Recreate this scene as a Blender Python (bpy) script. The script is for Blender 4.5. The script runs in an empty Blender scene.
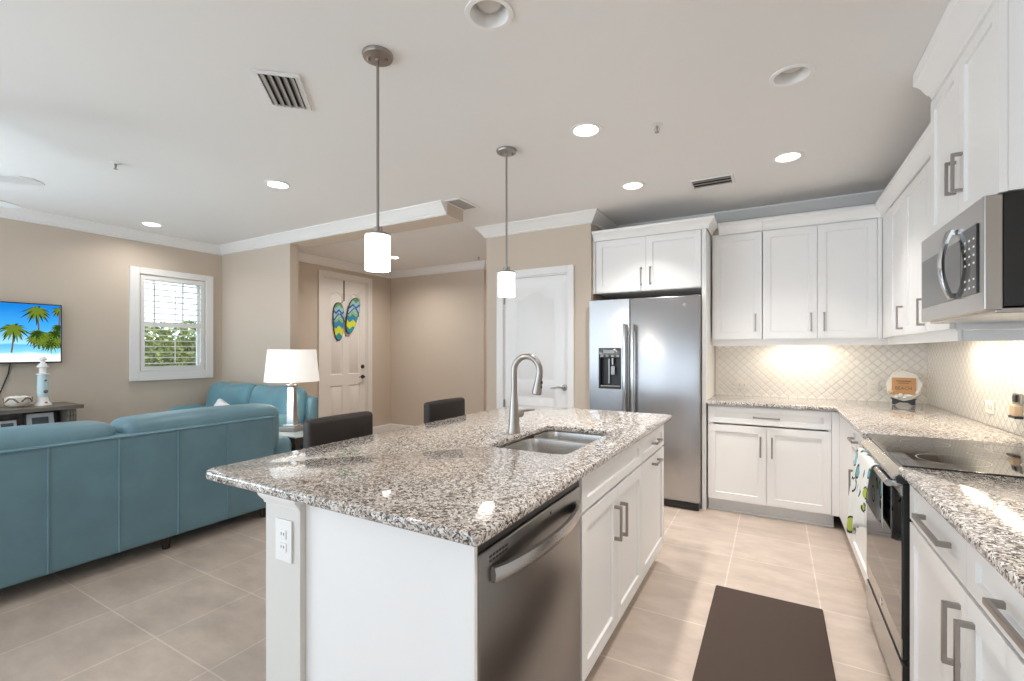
import bpy, bmesh, math, random
from mathutils import Vector, Matrix, noise

random.seed(7)
S = bpy.context.scene
C = S.collection

# ------------------------------------------------------------------ camera
CAM_H, YAW, F = 1.327, math.radians(29.575), 463.25
cam_d = bpy.data.cameras.new('camera')
cam_d.sensor_width = 36.0
cam_d.lens = F / 1024 * 36
cam_d.shift_y = 10.3 / 1024
cam_d.clip_start = 0.02
cam = bpy.data.objects.new('camera', cam_d)
cam.location = (0, 0, CAM_H)
cam.rotation_euler = (math.pi / 2, 0, YAW)
C.objects.link(cam)
S.camera = cam

# ------------------------------------------------------------------ view + world + daylight
S.view_settings.view_transform = 'Standard'
S.view_settings.look = 'None'
S.view_settings.gamma = 1
S.view_settings.use_curve_mapping = False
S.view_settings.exposure = 0.44
S.cycles.use_denoising = True
S.cycles.max_bounces = 10
S.cycles.diffuse_bounces = 6
S.cycles.glossy_bounces = 5
S.cycles.sample_clamp_indirect = 8
w = bpy.data.worlds.new('sky')
S.world = w
w.use_nodes = True
bg = w.node_tree.nodes['Background']
bg.inputs[0].default_value = (0.75, 0.875, 1.0, 1)
bg.inputs[1].default_value = 2.25


def area(name, loc, rot, sx, sy, power, col, shape='RECTANGLE'):
    d = bpy.data.lights.new(name, 'AREA')
    d.shape = shape
    d.size = sx
    if shape in ('RECTANGLE', 'ELLIPSE'):
        d.size_y = sy
    d.energy = power
    d.color = col
    o = bpy.data.objects.new(name, d)
    o.location = loc
    o.rotation_euler = rot
    C.objects.link(o)
    return o


H = 2.62            # ceiling
REAR = -4.2         # wall behind the camera, with its glazed doors
# daylight through the sliding glass doors and the window behind the camera: the sky itself, sampled at the openings
for nm, lc, rt, sx, sy in (('sky_opening_slider', (-3.4, REAR - .05, 1.2), (math.radians(90), 0, 0), 4.7, 2.4),
                           ('sky_opening_window', (0.0, REAR - .05, 1.425), (math.radians(90), 0, 0), 1.7, 1.85),
                           ('sky_opening_side', (-6.10, -1.6, 1.2), (math.radians(90), 0, math.radians(-90)), 3.3, 2.4),
                           ('sky_opening_shutters', (-6.14, 2.705, 1.63), (math.radians(90), 0, math.radians(-90)), .67, 1.06)):
    area(nm, lc, rt, sx, sy, 1, (1, 1, 1)).data.cycles.is_portal = True
# added fill lamp inside the side opening, tilted up to brighten the ceiling
area('ceiling_fill', (-5.9, -1.6, 1.2), (math.radians(145), 0, math.radians(-90)), 3.2, 2.2, 125, (0.80, 0.90, 1.0))

# ------------------------------------------------------------------ materials
MAT = {}


def new_mat(name):
    m = bpy.data.materials.new(name)
    m.use_nodes = True
    nt = m.node_tree
    return m, nt, nt.nodes['Principled BSDF']


def mat(name, col, rough=0.5, metal=0.0, **kw):
    if name in MAT:
        return MAT[name]
    m, nt, b = new_mat(name)
    b.inputs['Base Color'].default_value = (*col, 1)
    b.inputs['Roughness'].default_value = rough
    b.inputs['Metallic'].default_value = metal
    for k, v in kw.items():
        b.inputs[k.replace('_', ' ')].default_value = v
    # slight procedural unevenness
    tc = nt.nodes.new('ShaderNodeTexCoord')
    nz = nt.nodes.new('ShaderNodeTexNoise')
    nz.inputs['Scale'].default_value = 14
    mr = nt.nodes.new('ShaderNodeMapRange')
    mr.inputs['To Min'].default_value = max(0, rough - .04)
    mr.inputs['To Max'].default_value = min(1, rough + .04)
    nt.links.new(tc.outputs['Object'], nz.inputs['Vector'])
    nt.links.new(nz.outputs['Fac'], mr.inputs['Value'])
    nt.links.new(mr.outputs[0], b.inputs['Roughness'])
    MAT[name] = m
    return m


def emit(name, col, strength):
    m = bpy.data.materials.new(name)
    m.use_nodes = True
    nt = m.node_tree
    nt.nodes.clear()
    e = nt.nodes.new('ShaderNodeEmission')
    e.inputs[0].default_value = (*col, 1)
    e.inputs[1].default_value = strength
    o = nt.nodes.new('ShaderNodeOutputMaterial')
    nt.links.new(e.outputs[0], o.inputs[0])
    MAT[name] = m
    return m


def ramp(nt, stops, interp='LINEAR'):
    r = nt.nodes.new('ShaderNodeValToRGB')
    r.color_ramp.interpolation = interp
    e = r.color_ramp.elements
    while len(e) < len(stops):
        e.new(0.5)
    for i, (p, c) in enumerate(stops):
        e[i].position = p
        e[i].color = (*c, 1)
    return r


def paint(name, col, rough=0.6, bump=0.04, scale=220):
    m, nt, b = new_mat(name)
    b.inputs['Base Color'].default_value = (*col, 1)
    b.inputs['Roughness'].default_value = rough
    tc = nt.nodes.new('ShaderNodeTexCoord')
    nz = nt.nodes.new('ShaderNodeTexNoise')
    nz.inputs['Scale'].default_value = scale
    bp = nt.nodes.new('ShaderNodeBump')
    bp.inputs['Strength'].default_value = bump
    bp.inputs['Distance'].default_value = 0.002
    nt.links.new(tc.outputs['Object'], nz.inputs['Vector'])
    nt.links.new(nz.outputs['Fac'], bp.inputs['Height'])
    nt.links.new(bp.outputs[0], b.inputs['Normal'])
    MAT[name] = m
    return m


paint('wall_paint', (0.595, 0.51, 0.425), 0.7, 0.06)
paint('ceiling_paint', (0.80, 0.795, 0.79), 0.8, 0.05)
paint('trim_white', (0.83, 0.82, 0.81), 0.4, 0.0)
paint('post_paint', (0.70, 0.685, 0.65), 0.6, 0.05)
mat('cabinet_white', (0.87, 0.865, 0.86), 0.35)
mat('toe_white', (0.74, 0.75, 0.76), 0.5)
mat('door_white', (0.83, 0.83, 0.83), 0.4)
mat('entry_door_paint', (0.80, 0.76, 0.72), 0.45)
mat('nickel', (0.36, 0.33, 0.305), 0.33, 1.0)
mat('chrome', (0.75, 0.75, 0.76), 0.12, 1.0)
mat('handle_steel', (0.62, 0.61, 0.60), 0.2, 1.0)
mat('bronze', (0.06, 0.05, 0.045), 0.4, 0.8)
mat('black_plastic', (0.012, 0.012, 0.013), 0.35)
mat('dark_gap', (0.02, 0.018, 0.016), 0.8)
mat('plastic_white', (0.86, 0.86, 0.85), 0.35)
mat('plate_ivory', (0.84, 0.80, 0.74), 0.35)
mat('dark_leather', (0.020, 0.013, 0.011), 0.55)
mat('dark_wood', (0.035, 0.02, 0.014), 0.4)
mat('vent_white', (0.78, 0.78, 0.78), 0.5)
mat('vent_grey', (0.34, 0.32, 0.30), 0.5)
mat('picture_mat', (0.82, 0.84, 0.86), 0.5)
mat('grey_photo', (0.10, 0.11, 0.13), 0.4)
mat('ceramic_white', (0.84, 0.82, 0.79), 0.25)
mat('shell_plate', (0.74, 0.70, 0.62), 0.3)
mat('ceramic_blue', (0.55, 0.74, 0.78), 0.25)
mat('starfish_tan', (0.70, 0.50, 0.30), 0.6)
mat('shell', (0.72, 0.66, 0.58), 0.35)
mat('shell_dark', (0.20, 0.13, 0.10), 0.5)
mat('board_orange', (0.48, 0.25, 0.10), 0.6)
mat('tan_plastic', (0.62, 0.46, 0.30), 0.5)
mat('pillow_white', (0.80, 0.80, 0.82), 0.8)
mat('paper', (0.85, 0.86, 0.86), 0.6)
mat('ink_dark', (0.10, 0.06, 0.035), 0.6)
mat('rubber', (0.02, 0.02, 0.02), 0.7)
mat('bulb_glass', (0.62, 0.60, 0.57), 0.2)
mat('grass', (0.16, 0.26, 0.05), 0.9)
mat('stem_brown', (0.12, 0.07, 0.04), 0.8)
emit('lamp_on', (1.0, 0.93, 0.82), 7.0)
emit('strip_on', (1.0, 0.90, 0.72), 7.0)

# black glass
mat('black_glass', (0.006, 0.006, 0.007), 0.05, 0.0, Specular_IOR_Level=0.6)
mat('mw_glass', (0.05, 0.048, 0.045), 0.10, 0.0, Specular_IOR_Level=0.8)


def m_steel(name, base, rough, axis):
    m, nt, b = new_mat(name)
    b.inputs['Metallic'].default_value = 1.0
    b.inputs['Base Color'].default_value = (*base, 1)
    tc = nt.nodes.new('ShaderNodeTexCoord')
    mp = nt.nodes.new('ShaderNodeMapping')
    sc = [600, 600, 600]
    for a in axis:
        sc[a] = 3
    mp.inputs['Scale'].default_value = sc
    nz = nt.nodes.new('ShaderNodeTexNoise')
    nz.inputs['Scale'].default_value = 1
    mr = nt.nodes.new('ShaderNodeMapRange')
    mr.inputs['To Min'].default_value = rough - .008
    mr.inputs['To Max'].default_value = rough + .012
    bp = nt.nodes.new('ShaderNodeBump')
    bp.inputs['Strength'].default_value = 0.004
    bp.inputs['Distance'].default_value = 0.0004
    nt.links.new(tc.outputs['Object'], mp.inputs['Vector'])
    nt.links.new(mp.outputs[0], nz.inputs['Vector'])
    nt.links.new(nz.outputs['Fac'], mr.inputs['Value'])
    nt.links.new(mr.outputs[0], b.inputs['Roughness'])
    nt.nodes.remove(bp)
    MAT[name] = m


m_steel('steel_x', (0.44, 0.44, 0.45), 0.26, (0,))
m_steel('steel_y', (0.50, 0.49, 0.48), 0.26, (1,))
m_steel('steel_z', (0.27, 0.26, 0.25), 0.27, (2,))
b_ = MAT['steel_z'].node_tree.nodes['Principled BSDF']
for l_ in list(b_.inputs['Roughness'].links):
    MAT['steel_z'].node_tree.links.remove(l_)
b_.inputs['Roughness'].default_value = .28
m_steel('sink_steel', (0.60, 0.58, 0.56), 0.25, (0, 1))


def m_granite():
    m, nt, b = new_mat('granite')
    N, L = nt.nodes, nt.links
    tc = N.new('ShaderNodeTexCoord')
    nz = N.new('ShaderNodeTexNoise')
    nz.inputs['Scale'].default_value = 60
    nz.inputs['Detail'].default_value = 3
    mx = N.new('ShaderNodeMix')
    mx.data_type = 'RGBA'
    mx.blend_type = 'LINEAR_LIGHT'
    mx.inputs[0].default_value = 0.012
    L.new(tc.outputs['Object'], nz.inputs['Vector'])
    L.new(tc.outputs['Object'], mx.inputs[6])
    L.new(nz.outputs['Color'], mx.inputs[7])
    v = N.new('ShaderNodeTexVoronoi')
    v.inputs['Scale'].default_value = 150
    L.new(mx.outputs[2], v.inputs['Vector'])
    sp = N.new('ShaderNodeSeparateColor')
    L.new(v.outputs['Color'], sp.inputs[0])
    r1 = ramp(nt, [(0.0, (0.045, 0.040, 0.038)), (0.09, (0.16, 0.14, 0.125)), (0.22, (0.36, 0.32, 0.29)),
                   (0.40, (0.52, 0.46, 0.41)), (0.58, (0.62, 0.57, 0.53)), (0.80, (0.74, 0.72, 0.70))], 'CONSTANT')
    L.new(sp.outputs[0], r1.inputs[0])
    # finer flecks
    v2 = N.new('ShaderNodeTexVoronoi')
    v2.inputs['Scale'].default_value = 260
    L.new(mx.outputs[2], v2.inputs['Vector'])
    sp2 = N.new('ShaderNodeSeparateColor')
    L.new(v2.outputs['Color'], sp2.inputs[0])
    r2 = ramp(nt, [(0.0, (1, 1, 1)), (0.16, (0, 0, 0))], 'CONSTANT')
    L.new(sp2.outputs[1], r2.inputs[0])
    mx2 = N.new('ShaderNodeMix')
    mx2.data_type = 'RGBA'
    L.new(r2.outputs[0], mx2.inputs[0])
    L.new(r1.outputs[0], mx2.inputs[6])
    mx2.inputs[7].default_value = (0.13, 0.105, 0.09, 1)
    L.new(mx2.outputs[2], b.inputs['Base Color'])
    b.inputs['Roughness'].default_value = 0.07
    b.inputs['Specular IOR Level'].default_value = 0.6
    MAT['granite'] = m


m_granite()


def m_floor():
    m, nt, b = new_mat('floor_tile')
    N, L = nt.nodes, nt.links
    tc = N.new('ShaderNodeTexCoord')
    mp = N.new('ShaderNodeMapping')
    mp.inputs['Location'].default_value = (-0.205 + 0.45 * 40, -1.05 + 0.45 * 40, 0)
    L.new(tc.outputs['Object'], mp.inputs['Vector'])
    br = N.new('ShaderNodeTexBrick')
    br.offset = 0.0
    br.inputs['Scale'].default_value = 1
    br.inputs['Brick Width'].default_value = 0.45
    br.inputs['Row Height'].default_value = 0.45
    br.inputs['Mortar Size'].default_value = 0.004
    br.inputs['Mortar Smooth'].default_value = 0.3
    br.inputs['Color1'].default_value = (0.54, 0.45, 0.385, 1)
    br.inputs['Color2'].default_value = (0.575, 0.48, 0.41, 1)
    br.inputs['Mortar'].default_value = (0.70, 0.61, 0.535, 1)
    L.new(mp.outputs[0], br.inputs['Vector'])
    mp2 = N.new('ShaderNodeMapping')
    mp2.inputs['Scale'].default_value = (3, 6, 1)
    L.new(tc.outputs['Object'], mp2.inputs['Vector'])
    nz = N.new('ShaderNodeTexNoise')
    nz.inputs['Scale'].default_value = 1.3
    nz.inputs['Detail'].default_value = 8
    nz.inputs['Roughness'].default_value = 0.65
    L.new(mp2.outputs[0], nz.inputs['Vector'])
    r = ramp(nt, [(0.3, (0.80, 0.785, 0.77)), (0.7, (1.09, 1.09, 1.09))])
    L.new(nz.outputs['Fac'], r.inputs[0])
    mx = N.new('ShaderNodeMix')
    mx.data_type = 'RGBA'
    mx.blend_type = 'MULTIPLY'
    mx.inputs[0].default_value = 1
    L.new(br.outputs['Color'], mx.inputs[6])
    L.new(r.outputs[0], mx.inputs[7])
    L.new(mx.outputs[2], b.inputs['Base Color'])
    bp = N.new('ShaderNodeBump')
    bp.inputs['Strength'].default_value = 0.25
    bp.inputs['Distance'].default_value = 0.002
    bp.invert = True
    L.new(br.outputs['Fac'], bp.inputs['Height'])
    L.new(bp.outputs[0], b.inputs['Normal'])
    b.inputs['Roughness'].default_value = 0.33
    MAT['floor_tile'] = m


m_floor()


def m_backsplash(name, ax):
    """pearl lantern tiles: two interleaved lattices, domed, thin light grout."""
    m, nt, b = new_mat(name)
    N, L = nt.nodes, nt.links
    tc = N.new('ShaderNodeTexCoord')
    se = N.new('ShaderNodeSeparateXYZ')
    L.new(tc.outputs['Object'], se.inputs[0])

    def mth(op, a, bb=None):
        n = N.new('ShaderNodeMath')
        n.operation = op
        for i, x in enumerate((a, bb)):
            if x is None:
                continue
            if isinstance(x, (int, float)):
                n.inputs[i].default_value = x
            else:
                L.new(x, n.inputs[i])
        return n.outputs[0]
    u = mth('DIVIDE', se.outputs[ax], 0.070)
    z = mth('DIVIDE', se.outputs[2], 0.070)

    def dist(off):
        a = mth('SUBTRACT', mth('FRACT', mth('ADD', u, off + 50)), 0.5)
        c = mth('SUBTRACT', mth('FRACT', mth('ADD', z, off + 50)), 0.5)
        return mth('SQRT', mth('ADD', mth('MULTIPLY', a, a), mth('MULTIPLY', c, c)))
    d1, d2 = dist(0.0), dist(0.5)
    dm = mth('MINIMUM', d1, d2)
    edge = mth('ABSOLUTE', mth('SUBTRACT', d1, d2))
    h = N.new('ShaderNodeMapRange')
    h.inputs['From Min'].default_value = 0.0
    h.inputs['From Max'].default_value = 0.22
    h.interpolation_type = 'SMOOTHSTEP'
    L.new(edge, h.inputs['Value'])
    bp = N.new('ShaderNodeBump')
    bp.inputs['Strength'].default_value = 0.9
    bp.inputs['Distance'].default_value = 0.004
    L.new(h.outputs[0], bp.inputs['Height'])
    L.new(bp.outputs[0], b.inputs['Normal'])
    g = N.new('ShaderNodeMapRange')
    g.inputs['From Min'].default_value = 0.02
    g.inputs['From Max'].default_value = 0.09
    L.new(edge, g.inputs['Value'])
    mx = N.new('ShaderNodeMix')
    mx.data_type = 'RGBA'
    L.new(g.outputs[0], mx.inputs[0])
    mx.inputs[6].default_value = (0.76, 0.71, 0.64, 1)
    mx.inputs[7].default_value = (0.86, 0.83, 0.78, 1)
    L.new(mx.outputs[2], b.inputs['Base Color'])
    b.inputs['Roughness'].default_value = 0.18
    MAT[name] = m


m_backsplash('pearl_tile_x', 0)
m_backsplash('pearl_tile_y', 1)


def m_leather(name, col):
    m, nt, b = new_mat(name)
    N, L = nt.nodes, nt.links
    tc = N.new('ShaderNodeTexCoord')
    nz = N.new('ShaderNodeTexNoise')
    nz.inputs['Scale'].default_value = 5
    nz.inputs['Detail'].default_value = 6
    L.new(tc.outputs['Object'], nz.inputs['Vector'])
    r = ramp(nt, [(0.3, tuple(c * 0.9 for c in col)), (0.7, tuple(c * 1.1 for c in col))])
    L.new(nz.outputs['Fac'], r.inputs[0])
    L.new(r.outputs[0], b.inputs['Base Color'])
    v = N.new('ShaderNodeTexVoronoi')
    v.inputs['Scale'].default_value = 300
    L.new(tc.outputs['Object'], v.inputs['Vector'])
    bp = N.new('ShaderNodeBump')
    bp.inputs['Strength'].default_value = 0.08
    bp.inputs['Distance'].default_value = 0.001
    L.new(v.outputs['Distance'], bp.inputs['Height'])
    L.new(bp.outputs[0], b.inputs['Normal'])
    b.inputs['Roughness'].default_value = 0.42
    MAT[name] = m


m_leather('teal_leather', (0.14, 0.265, 0.325))
m_leather('teal_leather_bright', (0.13, 0.29, 0.355))


def m_wood(name, c1, c2, scale=(40, 3, 40), rough=0.5):
    m, nt, b = new_mat(name)
    N, L = nt.nodes, nt.links
    tc = N.new('ShaderNodeTexCoord')
    mp = N.new('ShaderNodeMapping')
    mp.inputs['Scale'].default_value = scale
    L.new(tc.outputs['Object'], mp.inputs['Vector'])
    nz = N.new('ShaderNodeTexNoise')
    nz.inputs['Scale'].default_value = 1
    nz.inputs['Detail'].default_value = 5
    L.new(mp.outputs[0], nz.inputs['Vector'])
    r = ramp(nt, [(0.3, c1), (0.7, c2)])
    L.new(nz.outputs['Fac'], r.inputs[0])
    L.new(r.outputs[0], b.inputs['Base Color'])
    b.inputs['Roughness'].default_value = rough
    MAT[name] = m


m_wood('grey_wood', (0.10, 0.085, 0.07), (0.22, 0.19, 0.155))


def m_mat():
    m, nt, b = new_mat('mat_brown')
    N, L = nt.nodes, nt.links
    tc = N.new('ShaderNodeTexCoord')
    ck = N.new('ShaderNodeTexChecker')
    ck.inputs['Scale'].default_value = 130
    L.new(tc.outputs['Object'], ck.inputs['Vector'])
    bp = N.new('ShaderNodeBump')
    bp.inputs['Strength'].default_value = 0.5
    bp.inputs['Distance'].default_value = 0.002
    L.new(ck.outputs['Fac'], bp.inputs['Height'])
    L.new(bp.outputs[0], b.inputs['Normal'])
    b.inputs['Base Color'].default_value = (0.056, 0.034, 0.024, 1)
    b.inputs['Roughness'].default_value = 0.8
    MAT['mat_brown'] = m


m_mat()


def m_towel():
    m, nt, b = new_mat('towel_print')
    N, L = nt.nodes, nt.links
    tc = N.new('ShaderNodeTexCoord')
    mp = N.new('ShaderNodeMapping')
    mp.inputs['Scale'].default_value = (0.001, 1, 1)
    L.new(tc.outputs['UV'], mp.inputs['Vector'])
    mp.inputs['Scale'].default_value = (1, 1, 0)
    v = N.new('ShaderNodeTexVoronoi')
    v.inputs['Scale'].default_value = 2.8
    v.inputs['Randomness'].default_value = 0.55
    L.new(mp.outputs[0], v.inputs['Vector'])
    sp = N.new('ShaderNodeSeparateColor')
    L.new(v.outputs['Color'], sp.inputs[0])
    cr = ramp(nt, [(0.0, (0.14, 0.42, 0.50)), (0.3, (0.42, 0.52, 0.08)), (0.52, (0.75, 0.78, 0.76)), (0.75, (0.22, 0.50, 0.58))], 'CONSTANT')
    L.new(sp.outputs[0], cr.inputs[0])
    # disc colour inside, dark crescent ring, white ground
    r1 = ramp(nt, [(0.0, (0, 0, 0)), (0.36, (1, 1, 1))], 'CONSTANT')
    L.new(v.outputs['Distance'], r1.inputs[0])
    mx = N.new('ShaderNodeMix')
    mx.data_type = 'RGBA'
    L.new(r1.outputs[0], mx.inputs[0])
    L.new(cr.outputs[0], mx.inputs[6])
    mx.inputs[7].default_value = (0.78, 0.78, 0.76, 1)
    # offset second voronoi gives partial dark outlines
    r2 = ramp(nt, [(0.0, (0, 0, 0)), (0.33, (1, 1, 1)), (0.42, (0, 0, 0))], 'CONSTANT')
    L.new(v.outputs['Distance'], r2.inputs[0])
    nz = N.new('ShaderNodeTexNoise')
    nz.inputs['Scale'].default_value = 3
    L.new(mp.outputs[0], nz.inputs['Vector'])
    gt = N.new('ShaderNodeMath')
    gt.operation = 'GREATER_THAN'
    gt.inputs[1].default_value = 0.48
    L.new(nz.outputs['Fac'], gt.inputs[0])
    mu = N.new('ShaderNodeMath')
    mu.operation = 'MULTIPLY'
    L.new(gt.outputs[0], mu.inputs[0])
    L.new(r2.outputs[0], mu.inputs[1])
    mx2 = N.new('ShaderNodeMix')
    mx2.data_type = 'RGBA'
    L.new(mu.outputs[0], mx2.inputs[0])
    L.new(mx.outputs[2], mx2.inputs[6])
    mx2.inputs[7].default_value = (0.03, 0.04, 0.045, 1)
    L.new(mx2.outputs[2], b.inputs['Base Color'])
    b.inputs['Roughness'].default_value = 0.9
    MAT['towel_print'] = m


m_towel()


def m_sole():
    m, nt, b = new_mat('sandal_print')
    N, L = nt.nodes, nt.links
    tc = N.new('ShaderNodeTexCoord')
    se = N.new('ShaderNodeSeparateXYZ')
    L.new(tc.outputs['UV'], se.inputs[0])

    def mth(op, a, bb=None):
        n = N.new('ShaderNodeMath')
        n.operation = op
        for i, x in enumerate((a, bb)):
            if x is None:
                continue
            if isinstance(x, (int, float)):
                n.inputs[i].default_value = x
            else:
                L.new(x, n.inputs[i])
        return n.outputs[0]
    zig = mth('MULTIPLY', mth('PINGPONG', mth('ADD', se.outputs[0], 4.25), 0.25), 0.35)
    zz = mth('SUBTRACT', se.outputs[1], zig)
    r = ramp(nt, [(0.0, (0.02, 0.28, 0.36)), (0.19, (0.62, 0.66, 0.03)), (0.37, (0.02, 0.22, 0.42)), (0.52, (0.30, 0.50, 0.12)),
                  (0.60, (0.35, 0.55, 0.68)), (0.74, (0.03, 0.11, 0.28)), (0.80, (0.30, 0.52, 0.60)), (0.9, (0.12, 0.30, 0.10))], 'CONSTANT')
    L.new(mth('ADD', zz, 0.06), r.inputs[0])
    L.new(r.outputs[0], b.inputs['Base Color'])
    b.inputs['Roughness'].default_value = 0.6
    MAT['sandal_print'] = m


m_sole()


def m_glass():
    m = bpy.data.materials.new('window_glass')
    m.use_nodes = True
    nt = m.node_tree
    nt.nodes.clear()
    t = nt.nodes.new('ShaderNodeBsdfTransparent')
    g = nt.nodes.new('ShaderNodeBsdfGlossy')
    g.inputs['Roughness'].default_value = 0.02
    mx = nt.nodes.new('ShaderNodeMixShader')
    mx.inputs[0].default_value = 0.06
    o = nt.nodes.new('ShaderNodeOutputMaterial')
    nt.links.new(t.outputs[0], mx.inputs[1])
    nt.links.new(g.outputs[0], mx.inputs[2])
    nt.links.new(mx.outputs[0], o.inputs[0])
    MAT['window_glass'] = m


m_glass()


def m_shade(name, col, strength, ecol):
    m, nt, b = new_mat(name)
    b.inputs['Base Color'].default_value = (*col, 1)
    b.inputs['Roughness'].default_value = 0.7
    b.inputs['Emission Color'].default_value = (*ecol, 1)
    b.inputs['Emission Strength'].default_value = strength
    MAT[name] = m


m_shade('lit_glass', (0.9, 0.88, 0.85), 2.2, (1, 0.95, 0.88))
m_shade('lit_linen', (0.85, 0.84, 0.82), 0.32, (1, 0.97, 0.92))


def m_hedge():
    m, nt, b = new_mat('hedge_leaf')
    N, L = nt.nodes, nt.links
    oi = N.new('ShaderNodeTexCoord')
    nz = N.new('ShaderNodeTexNoise')
    nz.inputs['Scale'].default_value = 22
    L.new(oi.outputs['Object'], nz.inputs['Vector'])
    r = ramp(nt, [(0.33, (0.035, 0.06, 0.012)), (0.5, (0.22, 0.29, 0.05)), (0.64, (0.55, 0.56, 0.16))])
    L.new(nz.outputs['Fac'], r.inputs[0])
    L.new(r.outputs[0], b.inputs['Base Color'])
    b.inputs['Roughness'].default_value = 0.6
    MAT['hedge_leaf'] = m


m_hedge()


def m_screen():
    """the bright beach picture shown on the television: sky, sea and sand bands."""
    m = bpy.data.materials.new('tv_picture')
    m.use_nodes = True
    nt = m.node_tree
    nt.nodes.clear()
    N, L = nt.nodes, nt.links
    tc = N.new('ShaderNodeTexCoord')
    se = N.new('ShaderNodeSeparateXYZ')
    L.new(tc.outputs['Generated'], se.inputs[0])
    nz = N.new('ShaderNodeTexNoise')
    nz.inputs['Scale'].default_value = 7
    L.new(tc.outputs['Generated'], nz.inputs['Vector'])
    a = N.new('ShaderNodeMath')
    a.operation = 'MULTIPLY_ADD'
    a.inputs[1].default_value = 0.10
    L.new(nz.outputs['Fac'], a.inputs[0])
    L.new(se.outputs[2], a.inputs[2])
    r = ramp(nt, [(0.0, (0.92, 0.86, 0.78)), (0.17, (0.80, 0.85, 0.88)), (0.22, (0.25, 0.62, 0.78)), (0.34, (0.10, 0.45, 0.75)),
                  (0.37, (0.35, 0.68, 0.90)), (0.60, (0.06, 0.38, 0.80)), (1.0, (0.01, 0.20, 0.62))])
    L.new(a.outputs[0], r.inputs[0])
    e = N.new('ShaderNodeEmission')
    L.new(r.outputs[0], e.inputs[0])
    e.inputs[1].default_value = 1.0
    o = N.new('ShaderNodeOutputMaterial')
    L.new(e.outputs[0], o.inputs[0])
    MAT['tv_picture'] = m


m_screen()
emit('tv_palm', (0.02, 0.05, 0.006), 1.0)
emit('tv_palm_light', (0.13, 0.19, 0.02), 1.0)
emit('tv_trunk', (0.16, 0.09, 0.04), 1.0)
emit('tv_sand', (0.95, 0.86, 0.76), 1.0)

# ------------------------------------------------------------------ mesh helpers
ident = lambda x, y, z: (x, y, z)


def world_origin(o):
    p = Vector((0, 0, 0))
    while o is not None:
        p += o.location
        o = o.parent
    return p


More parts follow.
